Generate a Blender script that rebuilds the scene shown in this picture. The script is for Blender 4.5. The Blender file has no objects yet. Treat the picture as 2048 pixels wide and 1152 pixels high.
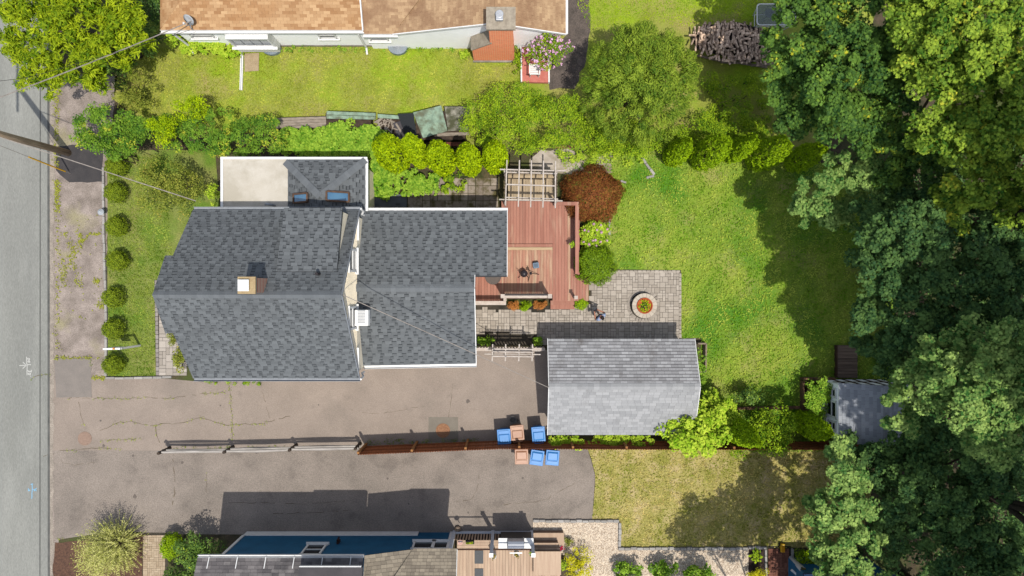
import bpy, bmesh, math, random
import numpy as np
from mathutils import Vector, Matrix, Euler
random.seed(7); RNG = np.random.default_rng(11)
R = math.radians
scene = bpy.context.scene
COL = scene.collection
# ------------------------------------------------------------------ camera, sky, sun, exposure
HC = 32.5            # drone height
SC = 42.0            # photo pixels (2048 wide) per metre on the ground
cam = bpy.data.cameras.new('camera'); camo = bpy.data.objects.new('camera', cam); COL.objects.link(camo)
camo.location = (0, 0, HC); cam.sensor_width = 36; cam.lens = 36 * HC / (2048 / SC)
cam.clip_start = 0.5; cam.clip_end = 2000
scene.camera = camo
SUN = Vector((0.175, -0.31, 1.0)).normalized()
world = bpy.data.worlds.new('World'); scene.world = world; world.use_nodes = True
wn = world.node_tree.nodes; wl = world.node_tree.links
sky = wn.new('ShaderNodeTexSky'); sky.sky_type = 'NISHITA'; sky.sun_disc = False
sky.sun_elevation = math.asin(SUN.z); sky.sun_rotation = math.atan2(SUN.x, SUN.y)
sky.air_density = 1.0; sky.dust_density = 1.5; sky.ozone_density = 1.5
hs = wn.new('ShaderNodeHueSaturation'); hs.inputs['Saturation'].default_value = 0.6
wl.new(sky.outputs[0], hs.inputs['Color']); wl.new(hs.outputs[0], wn['Background'].inputs[0]); wn['Background'].inputs[1].default_value = 0.15
sun = bpy.data.lights.new('sun', 'SUN'); suno = bpy.data.objects.new('sun', sun); COL.objects.link(suno)
sun.energy = 3.6; sun.angle = R(0.53); sun.color = (1.0, 0.945, 0.86)
suno.rotation_euler = (-SUN).to_track_quat('-Z', 'Y').to_euler(); suno.location = (5, -9, 60)
vs = scene.view_settings; vs.view_transform = 'Standard'; vs.look = 'None'; vs.gamma = 1; vs.use_curve_mapping = False
vs.exposure = 0.64
KEXP = 2.25          # sunlit horizontal surface: shown value / base colour

# ------------------------------------------------------------------ helpers
def lin(c):
    c /= 255.0
    return c / 12.92 if c <= 0.04045 else ((c + 0.055) / 1.055) ** 2.4
def col(r, g, b, f=1.0):
    return tuple(min(0.9, max(0.002, lin(v) / KEXP * f)) for v in (r, g, b)) + (1.0,)
def P(px, py, h=0.0):
    k = (1 - h / HC) / SC
    return Vector(((px - 1024) * k, (576 - py) * k, h))
def X(px, h=0.0): return (px - 1024) * (1 - h / HC) / SC
def Y(py, h=0.0): return (576 - py) * (1 - h / HC) / SC
U = random.uniform

MATS = {}
def M(name, c1, c2=None, scale=6.0, c3=None, s3=0.6, grain=0.25, gs=60.0, rough=0.9, bump=0.0, bs=None, metal=0.0,
      attr=None, stretch=None, spec=0.25, t3=(0.45, 0.62), detail=5.0, coords='pos', brick=None, alpha=None, trans=0.0, objrand=0.0, c4=None, s4=0.3, t4=(0.5, 0.7)):
    """procedural material: two-tone noise, optional patch tone, fine grain, bump"""
    if name in MATS: return MATS[name]
    m = bpy.data.materials.new(name); m.use_nodes = True; MATS[name] = m
    nt = m.node_tree; n = nt.nodes; l = nt.links
    b = n['Principled BSDF']; b.inputs['Roughness'].default_value = rough; b.inputs['Metallic'].default_value = metal
    b.inputs['Specular IOR Level'].default_value = spec
    if coords == 'obj': co = n.new('ShaderNodeTexCoord').outputs['Object']
    else: co = n.new('ShaderNodeNewGeometry').outputs['Position']
    if stretch:
        mp = n.new('ShaderNodeMapping'); mp.inputs['Scale'].default_value = stretch; l.new(co, mp.inputs[0]); co = mp.outputs[0]
    def noise(s, d=detail, ro=0.6):
        t = n.new('ShaderNodeTexNoise'); t.inputs['Scale'].default_value = s; t.inputs['Detail'].default_value = d
        t.inputs['Roughness'].default_value = ro; l.new(co, t.inputs['Vector']); return t.outputs['Fac']
    def ramp(f, a, z):
        r = n.new('ShaderNodeMapRange'); r.inputs[1].default_value = a; r.inputs[2].default_value = z; l.new(f, r.inputs[0]); return r.outputs[0]
    def mix(f, a, c, mode='MIX'):
        x = n.new('ShaderNodeMix'); x.data_type = 'RGBA'; x.blend_type = mode; x.clamp_factor = True
        if isinstance(f, float): x.inputs[0].default_value = f
        else: l.new(f, x.inputs[0])
        for i, v in ((6, a), (7, c)):
            if isinstance(v, tuple): x.inputs[i].default_value = v
            else: l.new(v, x.inputs[i])
        return x.outputs[2]
    c2 = c2 or c1
    if attr:
        at = n.new('ShaderNodeAttribute'); at.attribute_name = 'tone'; cc = mix(at.outputs['Fac'], c1, c2)
    else:
        cc = mix(ramp(noise(scale), 0.35, 0.65), c1, c2)
    if c3: cc = mix(ramp(noise(s3, 4.0), *t3), cc, c3)
    if c4: cc = mix(ramp(noise(s4, 6.0), *t4), cc, c4)
    if brick:
        bt = n.new('ShaderNodeTexBrick'); bt.inputs['Scale'].default_value = 1.0
        bt.inputs['Brick Width'].default_value = brick[0]; bt.inputs['Row Height'].default_value = brick[1]
        bt.inputs['Mortar Size'].default_value = brick[2]; bt.inputs['Color1'].default_value = c1; bt.inputs['Color2'].default_value = c2
        bt.inputs['Mortar'].default_value = brick[3]
        mp = n.new('ShaderNodeMapping'); mp.inputs['Rotation'].default_value = brick[4]; l.new(co, mp.inputs[0]); l.new(mp.outputs[0], bt.inputs['Vector'])
        cc = bt.outputs['Color']
    if grain:
        g = noise(gs, 3.0, 0.7)
        r = n.new('ShaderNodeMapRange'); r.inputs[1].default_value = 0.3; r.inputs[2].default_value = 0.7
        r.inputs[3].default_value = 1 - grain; r.inputs[4].default_value = 1 + grain; l.new(g, r.inputs[0])
        hx = n.new('ShaderNodeVectorMath'); hx.operation = 'SCALE'; l.new(cc, hx.inputs[0]); l.new(r.outputs[0], hx.inputs['Scale']); cc = hx.outputs[0]
    if objrand:
        oi = n.new('ShaderNodeObjectInfo'); r = n.new('ShaderNodeMapRange'); r.inputs[3].default_value = 1 - objrand; r.inputs[4].default_value = 1 + objrand
        l.new(oi.outputs['Random'], r.inputs[0])
        hx = n.new('ShaderNodeVectorMath'); hx.operation = 'SCALE'; l.new(cc, hx.inputs[0]); l.new(r.outputs[0], hx.inputs['Scale']); cc = hx.outputs[0]
    l.new(cc, b.inputs['Base Color'])
    if bump:
        bp = n.new('ShaderNodeBump'); bp.inputs['Strength'].default_value = bump; bp.inputs['Distance'].default_value = 0.03
        l.new(noise(bs or gs, 4.0, 0.65), bp.inputs['Height']); l.new(bp.outputs[0], b.inputs['Normal'])
    if alpha is not None: b.inputs['Alpha'].default_value = alpha
    if trans: b.inputs['Transmission Weight'].default_value = trans
    return m

LEAFK, LEAFS = 1.48, 0.1
def LM(name, cd, cl, tr=0.25, rough=0.55, c3=None):
    """leaf material: per-leaf tone between two greens, some light passing through"""
    if name in MATS: return MATS[name]
    cd, cl, c3 = [tuple(min(.8, max(.002, (v+(v-sum(c[:3])/3)*LEAFS)*LEAFK)) for v in c[:3])+(1.0,) if c else None for c in (cd, cl, c3)]
    m = bpy.data.materials.new(name); m.use_nodes = True; MATS[name] = m
    n = m.node_tree.nodes; l = m.node_tree.links
    b = n['Principled BSDF']; b.inputs['Roughness'].default_value = rough+.1; b.inputs['Specular IOR Level'].default_value = 0.1
    at = n.new('ShaderNodeAttribute'); at.attribute_name = 'tone'
    rp = n.new('ShaderNodeValToRGB'); rp.color_ramp.elements[0].color = cd; rp.color_ramp.elements[1].color = cl
    rp.color_ramp.elements[0].position = 0.05; rp.color_ramp.elements[1].position = 0.92
    if c3:
        rp.color_ramp.elements[1].position = 0.85
        e = rp.color_ramp.elements.new(0.97); e.color = c3
    l.new(at.outputs['Fac'], rp.inputs[0]); l.new(rp.outputs[0], b.inputs['Base Color'])
    t = n.new('ShaderNodeBsdfTranslucent'); l.new(rp.outputs[0], t.inputs[0])
    mx = n.new('ShaderNodeMixShader'); mx.inputs[0].default_value = tr
    l.new(b.outputs[0], mx.inputs[1]); l.new(t.outputs[0], mx.inputs[2]); l.new(mx.outputs[0], n['Material Output'].inputs[0])
    return m

ORG = {}
def link(o, parent=None, origin=None):
    COL.objects.link(o); origin = Vector(origin) if origin is not None else Vector((0, 0, 0))
    ORG[o] = origin
    if parent is not None:
        o.parent = parent; o.location = origin - ORG[parent]
    else: o.location = origin
    return o
def tag(o, label=None, cat=None, group=None, kind=None):
    if label: o['label'] = label
    if cat: o['category'] = cat
    if group: o['group'] = group
    if kind: o['kind'] = kind
    return o
def thing(name, label, cat, loc, group=None):
    o = bpy.data.objects.new(name, None); o.empty_display_size = 0.3
    link(o, None, loc); return tag(o, label, cat, group)

class MB:
    def __init__(s): s.v = []; s.f = []; s.t = []
    def add(s, vs, fs, tone=None):
        o = len(s.v); s.v += [tuple(q) for q in vs]
        for f in fs: s.f.append(tuple(i + o for i in f)); s.t.append(tone if tone is not None else 0.5)
        return s
    def box(s, x0, x1, y0, y1, z0, z1, tone=None):
        return s.add([(x0,y0,z0),(x1,y0,z0),(x1,y1,z0),(x0,y1,z0),(x0,y0,z1),(x1,y0,z1),(x1,y1,z1),(x0,y1,z1)],
                     [(3,2,1,0),(4,5,6,7),(0,1,5,4),(1,2,6,5),(2,3,7,6),(3,0,4,7)], tone)
    def bar(s, a, b, w, h, up=(0, 0, 1), tone=None, w2=None, h2=None):
        """beam from a to b, w across, h along up"""
        a = Vector(a); b = Vector(b); d = (b - a).normalized(); up = Vector(up)
        sd = d.cross(up)
        if sd.length < 1e-4: sd = d.cross(Vector((1, 0, 0)))
        sd.normalize(); u = sd.cross(d).normalized(); w2 = w2 or w; h2 = h2 or h
        vs = []
        for p, ww, hh in ((a, w, h), (b, w2, h2)):
            for i, j in ((-1,-1),(1,-1),(1,1),(-1,1)): vs.append(p + sd * (i * ww / 2) + u * (j * hh / 2))
        return s.add(vs, [(0,1,2,3),(7,6,5,4),(0,4,5,1),(1,5,6,2),(2,6,7,3),(3,7,4,0)], tone)
    def tube(s, pts, rad, n=8, cap=True, tone=None):
        pts = [Vector(p) for p in pts]; k = len(pts)
        if not isinstance(rad, (list, tuple)): rad = [rad] * k
        o = len(s.v); prev = None
        for i, p in enumerate(pts):
            d = (pts[min(i+1, k-1)] - pts[max(i-1, 0)]).normalized()
            ref = prev if prev is not None else (Vector((0,0,1)) if abs(d.z) < 0.9 else Vector((1,0,0)))
            a = d.cross(ref)
            if a.length < 1e-4: a = d.cross(Vector((0,1,0)))
            a.normalize(); b = a.cross(d).normalized(); prev = b
            for j in range(n):
                t = 2 * math.pi * j / n; s.v.append(tuple(p + (a * math.cos(t) + b * math.sin(t)) * rad[i]))
        for i in range(k - 1):
            for j in range(n):
                s.f.append((o+i*n+j, o+i*n+(j+1)%n, o+(i+1)*n+(j+1)%n, o+(i+1)*n+j)); s.t.append(tone or 0.5)
        if cap:
            s.f.append(tuple(o+j for j in reversed(range(n)))); s.f.append(tuple(o+(k-1)*n+j for j in range(n))); s.t += [tone or 0.5] * 2
        return s
    def lathe(s, c, prof, n=24, cap=True, sx=1, sy=1):
        o = len(s.v); k = len(prof)
        for r, z in prof:
            for j in range(n):
                t = 2*math.pi*j/n; s.v.append((c[0]+r*sx*math.cos(t), c[1]+r*sy*math.sin(t), c[2]+z))
        for i in range(k-1):
            for j in range(n): s.f.append((o+i*n+j, o+i*n+(j+1)%n, o+(i+1)*n+(j+1)%n, o+(i+1)*n+j)); s.t.append(0.5)
        if cap:
            s.f.append(tuple(o+j for j in reversed(range(n)))); s.f.append(tuple(o+(k-1)*n+j for j in range(n))); s.t += [0.5]*2
        return s
    def prism(s, poly, z0, z1, tone=None):
        """poly: xy ring (ccw seen from above); z1 may be a function of (x,y)"""
        n = len(poly); a = sum(poly[i][0]*poly[(i+1)%n][1]-poly[(i+1)%n][0]*poly[i][1] for i in range(n))
        if a < 0: poly = list(reversed(poly))
        g = z1 if callable(z1) else (lambda x, y: z1); g0 = z0 if callable(z0) else (lambda x, y: z0)
        vs = [(p[0],p[1],g0(p[0],p[1])) for p in poly] + [(p[0],p[1],g(p[0],p[1])) for p in poly]
        return s.add(vs, [tuple(reversed(range(n))), tuple(range(n, 2*n))] + [(i,(i+1)%n,n+(i+1)%n,n+i) for i in range(n)], tone)
    def slab(s, pts, th):
        """planar polygon in 3D (top face), extruded th along -normal"""
        pts = [Vector(p) for p in pts]; nr = Vector((0,0,0)); n = len(pts)
        for i in range(n): nr += pts[i].cross(pts[(i+1)%n])
        if nr.z < 0: pts.reverse(); nr = -nr
        nr.normalize()
        vs = [p - nr*th for p in pts] + pts
        return s.add(vs, [tuple(reversed(range(n))), tuple(range(n,2*n))] + [(i,(i+1)%n,n+(i+1)%n,n+i) for i in range(n)])
    def mesh(s, name, mat, org=(0,0,0), smooth=False):
        me = bpy.data.meshes.new(name); ox, oy, oz = org
        me.from_pydata([(x-ox,y-oy,z-oz) for x,y,z in s.v], [], s.f)
        if any(t != 0.5 for t in s.t):
            at = me.attributes.new('tone', 'FLOAT', 'FACE'); at.data.foreach_set('value', s.t)
        if mat: me.materials.append(mat)
        if smooth: me.shade_smooth()
        return me
    def build(s, name, mat, parent=None, smooth=False, bevel=0, seg=2, **kw):
        if not s.v: return None
        a = np.array(s.v); lo = a.min(0); hi = a.max(0); org = Vector(((lo[0]+hi[0])/2, (lo[1]+hi[1])/2, lo[2]))
        o = bpy.data.objects.new(name, s.mesh(name, mat, org, smooth)); link(o, parent, org)
        if bevel:
            bv = o.modifiers.new('bevel', 'BEVEL'); bv.width = bevel; bv.segments = seg; bv.limit_method = 'ANGLE'; bv.angle_limit = R(40)
        if kw: tag(o, **kw)
        return o
def sheet(name, pts, z, mat, parent=None, **kw):
    """flat ground sheet from photo pixels"""
    b = MB(); ps = [P(x, y, 0) for x, y in pts]; n = len(ps)
    a = sum(ps[i].x*ps[(i+1)%n].y-ps[(i+1)%n].x*ps[i].y for i in range(n))
    if a < 0: ps.reverse()
    b.add([(p.x, p.y, z) for p in ps], [tuple(range(n))])
    kw.setdefault('kind', 'structure' if parent is None else None)
    return b.build(name, mat, parent, **kw)
def rough(pts, amp=3.0, step=12.0, seed=0):
    """ragged version of a pixel outline"""
    rg = random.Random(seed); out = []
    for i in range(len(pts)):
        a = Vector(pts[i]); b = Vector(pts[(i+1) % len(pts)]); L = (b-a).length; k = max(1, int(L/step))
        for j in range(k):
            p = a.lerp(b, j/k); out.append((p.x + rg.uniform(-amp, amp), p.y + rg.uniform(-amp, amp)))
    return out

# ------------------------------------------------------------------ foliage (numpy)
LOBES = np.array([(0,0),(0.50,0.12),(0.26,0.36),(0.44,0.74),(0.12,0.62),(0,1.0),(-0.12,0.62),(-0.44,0.74),(-0.26,0.36),(-0.50,0.12)])
DIAM = np.array([(0,0),(0.5,0.45),(0,1.0),(-0.5,0.45)])
def norm(a): return a / np.maximum(np.linalg.norm(a, axis=1, keepdims=True), 1e-6)
def leaves(name, pos, nrm, size, mat, parent=None, aspect=0.6, shape=DIAM, tone=None, tdir=None, droop=0.15, org=None, **kw):
    pos = np.asarray(pos, float); n = len(pos)
    if n == 0: return None
    nrm = norm(np.asarray(nrm, float))
    size = np.broadcast_to(np.asarray(size, float), (n,)) * RNG.uniform(0.7, 1.25, n)
    rnd = RNG.normal(size=(n, 3)) if tdir is None else np.asarray(tdir, float) + RNG.normal(size=(n, 3)) * 0.25
    t = norm(rnd - nrm * (rnd * nrm).sum(1, keepdims=True)); b = np.cross(nrm, t)
    k = len(shape)
    v = pos[:, None, :] + t[:, None, :] * (shape[None, :, 1:2] - 0.35) * size[:, None, None] \
        + b[:, None, :] * shape[None, :, 0:1] * (size * aspect * (1.0 if k == 4 else 1.6))[:, None, None] \
        - nrm[:, None, :] * (droop * shape[None, :, 1:2] ** 2) * size[:, None, None]
    if org is None: org = Vector((pos[:, 0].mean(), pos[:, 1].mean(), pos[:, 2].min()))
    v = v.reshape(-1, 3) - np.array(org)
    me = bpy.data.meshes.new(name); me.vertices.add(n*k); me.vertices.foreach_set('co', v.ravel())
    me.loops.add(n*k); me.loops.foreach_set('vertex_index', np.arange(n*k, dtype=np.int32))
    me.polygons.add(n); me.polygons.foreach_set('loop_start', np.arange(0, n*k, k, dtype=np.int32))
    try: me.polygons.foreach_set('loop_total', np.full(n, k, dtype=np.int32))
    except Exception: pass
    me.update(calc_edges=True)
    if tone is None: tone = RNG.uniform(0, 1, n)
    at = me.attributes.new('tone', 'FLOAT', 'FACE'); at.data.foreach_set('value', np.clip(tone, 0, 1).astype(np.float32))
    me.materials.append(mat)
    o = bpy.data.objects.new(name, me); link(o, parent, org)
    if kw: tag(o, **kw)
    return o
def sph(n):
    a = RNG.normal(size=(n, 3)); return norm(a)
def clump_cloud(cl, per, up=0.8, inner=0.45, lo=-0.35, jit=0.5):
    """points and normals on the shells of many clumps; cl rows: x,y,z,r,rz"""
    cl = np.asarray(cl, float); n = len(cl)*per; idx = np.repeat(np.arange(len(cl)), per)
    d = sph(n); d[:, 2] = np.where(d[:, 2] < lo, -d[:, 2], d[:, 2])
    rr = inner + (1-inner) * RNG.random(n) ** 0.5
    p = cl[idx, :3] + d * rr[:, None] * np.stack([cl[idx, 3], cl[idx, 3], cl[idx, 4]], 1)
    nr = d + np.array([0, 0, up]) + RNG.normal(size=(n, 3)) * jit
    return p, nr, idx
def crown_clumps(c, rx, ry, rz, n, r0, r1, top=True, flat=0.7, shell=0.55):
    out = []
    for i in range(n):
        d = sph(1)[0]
        if top and d[2] < -0.2: d[2] = -d[2]
        q = (shell + (1-shell)*RNG.random()) if RNG.random() < 0.75 else RNG.random()*shell
        r = RNG.uniform(r0, r1)
        out.append((c[0]+d[0]*q*rx, c[1]+d[1]*q*ry, c[2]+d[2]*q*rz, r, r*flat))
    return out
def limbs(base, h, r, tips, mat, parent, name='trunk'):
    b = MB(); base = Vector(base); fork = base + Vector((0, 0, h*0.45))
    b.tube([base, base+Vector((U(-.05,.05), U(-.05,.05), h*0.25)), fork], [r*1.25, r, r*0.8], 8)
    for t in tips:
        t = Vector(t); m = fork.lerp(t, 0.5) + Vector((U(-.2,.2), U(-.2,.2), 0.12*(t-fork).length))
        b.tube([fork - Vector((0,0,r)), m, t], [r*0.5, r*0.3, r*0.1], 5)
    return b.build(name, mat, parent, smooth=True)
BARK = M('bark', col(110,95,80), col(70,60,50), 12, grain=0.4, gs=40, bump=0.6)
def in_poly(n, pts):
    """n random xy metres inside a pixel polygon"""
    pts = np.array(pts, float); lo = pts.min(0); hi = pts.max(0); out = []
    while sum(len(o) for o in out) < n:
        q = lo + RNG.random((n*2, 2)) * (hi-lo); ins = np.zeros(len(q), bool); j = len(pts)-1
        for i in range(len(pts)):
            xi, yi = pts[i]; xj, yj = pts[j]
            c = ((yi > q[:,1]) != (yj > q[:,1])) & (q[:,0] < (xj-xi)*(q[:,1]-yi)/(yj-yi+1e-9)+xi); ins ^= c; j = i
        out.append(q[ins])
    q = np.concatenate(out)[:n]
    return np.stack([(q[:,0]-1024)/SC, (576-q[:,1])/SC], 1)
def lump(xy, s=1.0, seed=0):
    """cheap smooth 2D noise in 0..1"""
    a = np.random.default_rng(seed); z = 0
    for k in range(6):
        th = a.uniform(0, 6.28); f = a.uniform(0.6, 2.2) * s
        z = z + np.sin((xy[:,0]*math.cos(th)+xy[:,1]*math.sin(th))*f*2.2 + a.uniform(0, 6.28))
    return np.clip(0.5 + z/6.5, 0, 1)
# ------------------------------------------------------------------ ground, road, drives, lawns
m_soil = M('soil', col(105,90,70), col(70,66,45), 3, c3=col(85,95,45), s3=0.5, grain=0.4, gs=25, bump=0.6, bs=20)
g = MB(); g.add([(-250,-250,0),(250,-250,0),(250,250,0),(-250,250,0)], [(0,1,2,3)])
g.build('ground', m_soil, kind='structure')
m_verge = M('gravel_verge', col(186,172,162), col(146,134,124), 1.6, c3=col(176,168,128), s3=0.5, grain=0.38, gs=22, bump=0.5, bs=25, t3=(0.55,0.75), detail=8)
sheet('gravel_verge', rough([(98,150),(235,150),(215,310),(212,755),(190,800),(95,800)], 2, 14, 3), 0.004, m_verge)
m_road = M('road_asphalt', col(166,167,160), col(156,157,150), 0.5, c3=col(146,147,142), s3=0.16, grain=0.2, gs=40, bump=0.2, t3=(0.45,0.7), stretch=(1,0.2,1), c4=col(174,175,168), s4=.9, t4=(.5,.8))
road = sheet('road', [(-9000,-9000),(112,-9000),(112,100),(101,340),(98,700),(99,1152),(99,9000),(-9000,9000)], 0.012, m_road)
m_seam = M('tar_seam', col(118,118,114), col(96,97,94), 2, grain=0.2)
for x0, x1, w in ((80,79,2.2),(95,96,3.0),(98,99,1.5)):
    sheet('seam', [(x0,150),(x0+w,150),(x1+w,1300),(x1,1300)], 0.016, m_seam, road)
m_drive = M('driveway_asphalt', col(177,162,149), col(164,150,138), 0.7, c4=col(144,132,122), s4=1.1, t4=(.62,.85), c3=col(150,139,128), s3=0.3, grain=0.22, gs=26, bump=0.3, bs=28, t3=(0.5,0.8), detail=8)
m_drive2 = M('neighbour_asphalt', col(168,156,145), col(152,141,131), 0.8, c4=col(126,117,109), s4=.8, t4=(.56,.8), c3=col(136,127,118), s3=0.35, grain=0.3, gs=22, bump=0.4, bs=24, t3=(0.5,0.8), detail=8)
sheet('gutter_grit', rough([(99,150),(110,150),(108,700),(106,1300),(99,1300)],2.2,9,12), 0.014, M('grit', col(186,174,160), col(160,150,138), 3, grain=.35, gs=25), road)
sheet('road_shoulder', rough([(97,780),(116,780),(118,900),(112,1000),(120,1100),(112,1300),(97,1300)],2,14,6), 0.0045, m_verge)
drive = sheet('driveway', [(100,760),(200,757),(330,757),(420,765),(740,735),(960,700),(1100,700),(1100,880),(1000,888),(730,896),(320,901),(104,901)], 0.008, m_drive)
drive2 = sheet('neighbour_driveway', [(103,901),(320,901),(730,897),(1000,888),(1172,888),(1182,920),(1190,950),(1187,1000),(1184,1042),(1066,1042),(1066,1064),(900,1070),(280,1068),(285,1064),(230,1062),(110,1080)], 0.0085, m_drive2)
m_patch = M('asphalt_patch', col(156,147,139), col(147,139,132), 2, grain=0.15, gs=40)
sheet('asphalt_patch', [(109,716),(182,718),(184,794),(113,795)], 0.016, m_patch)
m_tar = M('dark_asphalt', col(84,80,80), col(70,68,70), 2, grain=0.25, gs=40, bump=0.3)
sheet('pole_pad', rough([(112,292),(205,285),(207,362),(140,366),(112,340)], 1.5, 10, 5), 0.008, m_tar)
m_conc = M('concrete', col(196,188,178), col(170,164,156), 3, c3=col(150,146,134), s3=0.9, grain=0.15, gs=40, bump=0.2)
sheet('manhole_pad', [(857,834),(916,834),(917,884),(857,884)], 0.012, M('pad_asphalt', col(150,142,130), col(140,132,120), 2, grain=0.15), drive)
sheet('service_path', rough([(1128,-60),(1180,-60),(1182,60),(1172,120),(1150,175),(1100,178),(1098,110),(1136,66)], 3, 14, 8), 0.008, M('dark_path', col(120,108,100), col(92,84,78), 3, grain=0.35, gs=20, bump=0.4))
# cracks with weeds
m_crack = M('crack', col(112,100,86), col(126,112,90), 8, grain=0.3)
WEED = []
def crack(pts, w, par, weed=0.0):
    rg = random.Random(len(pts)*int(pts[0][0])); q = []
    for i in range(len(pts)-1):
        a = Vector(pts[i]); b = Vector(pts[i+1]); k = max(2, int((b-a).length/7))
        for j in range(k): p = a.lerp(b, j/k); q.append((p.x+rg.uniform(-1.6,1.6), p.y+rg.uniform(-1.6,1.6)))
    q.append(pts[-1]); b = MB(); n = len(q)
    for i, (x, y) in enumerate(q):
        d = Vector(q[min(i+1,n-1)]) - Vector(q[max(i-1,0)]); d = Vector((-d.y, d.x)).normalized() * w * rg.uniform(0.1, 0.5)
        a1 = P(x+d.x, y+d.y); a2 = P(x-d.x, y-d.y); b.v += [(a1.x,a1.y,0.0125), (a2.x,a2.y,0.0125)]
        if i and rg.random() < .86: b.f.append((2*i-2,2*i-1,2*i+1,2*i)); b.t.append(0.5)
        if weed and rg.random() < weed*1.6 and (math.sin(x*0.09+y*0.05)+math.sin(x*0.031)) > -0.3: WEED.append((x, y, rg.uniform(1.5, 5)*min(1, weed+0.3)))
    b.build('crack', m_crack, par)
crack([(137,796),(260,797),(300,795),(340,797),(400,788),(450,785)], 1.5, drive, 0.75)
crack([(452,757),(461,775),(462,810),(464,850),(465,878)], 1.5, drive, 0.9)
crack([(157,796),(163,830),(168,850)], 1.4, drive, 0.8)
crack([(200,860),(240,845),(262,843),(300,850),(330,848),(370,846),(400,836),(450,850),(520,848),(580,832)], 1.4, drive, 0.55)
crack([(520,768),(535,820),(540,838)], 1.1, drive, 0.1)
crack([(205,884),(230,879),(280,877)], 1.4, drive, 0.9)
crack([(310,850),(314,870),(320,885)], 1.5, drive, 1.0)
crack([(120,900),(160,900),(200,895),(240,898)], 1.5, drive2, 0.9)
crack([(345,918),(350,950),(350,985),(345,1010)], 2.0, drive2, 0.2)
crack([(413,945),(413,985)], 1.2, drive2, 0.3)
crack([(960,945),(955,980),(940,1000),(912,1003)], 1.4, drive2, 0)
crack([(450,1005),(520,1005),(600,1008),(690,1002)], 1.4, drive2, 0)
crack([(1000,1010),(1090,1000),(1150,965)], 1.2, drive2, 0)
crack([(545,1028),(640,1024),(700,1020)], 1.4, drive2, 0)
crack([(112,920),(150,930),(190,925)], 1.0, drive2, 0.2)
crack([(118,1077),(150,1078)], 1.5, drive2, 0.6)
crack([(63,758),(75,750),(108,749)], 2.0, road, 0.5)
crack([(88,912),(108,908)], 1.2, road, 0.1)
crack([(183,720),(184,795)], 1.5, drive, 1.0)
crack([(110,716),(180,716)], 1.3, drive, 0.6)
crack([(905,768),(900,815),(897,835)], 0.9, drive, 0)
crack([(700,820),(760,828),(850,812)], 0.8, drive, 0)

# sprayed survey marks on the road
m_chalk = M('white_spray_paint', col(226,226,220), col(205,206,200), 30, grain=0.2, gs=90)
m_bluep = M('blue_spray_paint', col(160,208,236), col(140,190,222), 30, grain=0.2, gs=90)
def strokes(name, segs, w, mat, label, cat):
    b = MB()
    for s in segs:
        for i in range(len(s)-1):
            a = Vector(s[i]); c = Vector(s[i+1]); d = (c-a)
            if d.length < 1e-3: continue
            d.normalize(); nn = Vector((-d.y, d.x))*w/2; a = a-d*w*0.3; c = c+d*w*0.3
            q = [a+nn, c+nn, c-nn, a-nn]; b.add([(P(p.x,p.y).x, P(p.x,p.y).y, 0.0165+0.0004*i) for p in q], [(3,2,1,0)])
    return b.build(name, mat, label=label, cat=cat)
def zt(pts, x0, y0, s=60/1152): return [(x0+x*s, y0+y*s) for x, y in pts]
strokes('survey_mark', [zt(q,30,700) for q in ([(455,265),(460,500),(475,600),(470,960)], [(185,595),(440,590)], [(325,470),(430,580)], [(312,705),(440,590)],
    [(470,330),(520,310),(565,330),(575,370),(540,380),(500,372)], [(500,450),(530,415),(570,420),(585,460),(550,470),(510,455)], [(475,560),(520,565),(590,545),(610,575)],
    [(505,775),(530,830),(590,820),(600,800)], [(590,830),(635,850),(645,770)], [(515,905),(550,885),(610,900),(600,940),(560,950),(520,930),(515,905)], [(600,1000),(622,1000)])], 1.5, m_chalk,
    'white sprayed survey star and figures on the grey road', 'road marking')
strokes('utility_mark', [zt(q,40,950) for q in ([(430,360),(475,330),(480,560),(465,700),(470,820),(460,900)], [(470,340),(500,345)], [(320,520),(350,560),(330,600),(380,600),(390,570)],
    [(490,560),(560,545),(560,610)], [(590,600),(590,545),(640,515)], [(600,590),(640,600)])], 1.8, m_bluep, 'pale blue sprayed utility cross on the grey road', 'road marking')

# manholes and drains
m_rust = M('rusty_iron', col(186,140,104), col(160,112,82), 18, grain=0.3, gs=60, bump=0.4, rough=0.8)
m_faded = M('faded_iron', col(180,152,134), col(164,138,122), 18, grain=0.2, gs=60, bump=0.3, rough=0.85)
def manhole(px, py, r, lab, z=0.012, m_rust=m_rust):
    c = P(px, py); t = thing('manhole_cover', lab, 'manhole cover', (c.x, c.y, z))
    MB().lathe((c.x,c.y,z), [(r,0),(r,0.012),(r*0.9,0.014),(r*0.88,0.008)], 28, False).build('rim', m_rust, t)
    b = MB().lathe((c.x,c.y,z), [(r*0.87,0),(r*0.87,0.009)], 28)
    b.build('lid', m_rust, t)
    d = MB()
    for i in range(-3, 4):
        L = math.sqrt(max(0, (r*0.78)**2-(i*r*0.22)**2))
        d.bar((c.x-L, c.y+i*r*0.22, z+0.012), (c.x+L, c.y+i*r*0.22, z+0.012), r*0.08, 0.006)
    d.build('ribs', m_rust, t)
for i in range(26):   # gum spots and small stains on the drives
    x, y = U(130,1090), U(770,1040)
    if 720 < x and 860 < y < 905: continue
    c = P(x,y); r_ = U(.02,.14)*U(.4,1); n_ = 9; q_ = [(c.x+r_*U(.6,1.2)*math.cos(6.283*k/n_), c.y+r_*U(.6,1.2)*math.sin(6.283*k/n_)) for k in range(n_)]
    MB().add([(a_,b_,.0128+.0001*i) for a_,b_ in q_],[tuple(range(n_))]).build('oil_stain', M('oil_stain', col(128,118,110), col(116,107,100), 8, grain=.2), drive if y < 897 else drive2)
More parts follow.
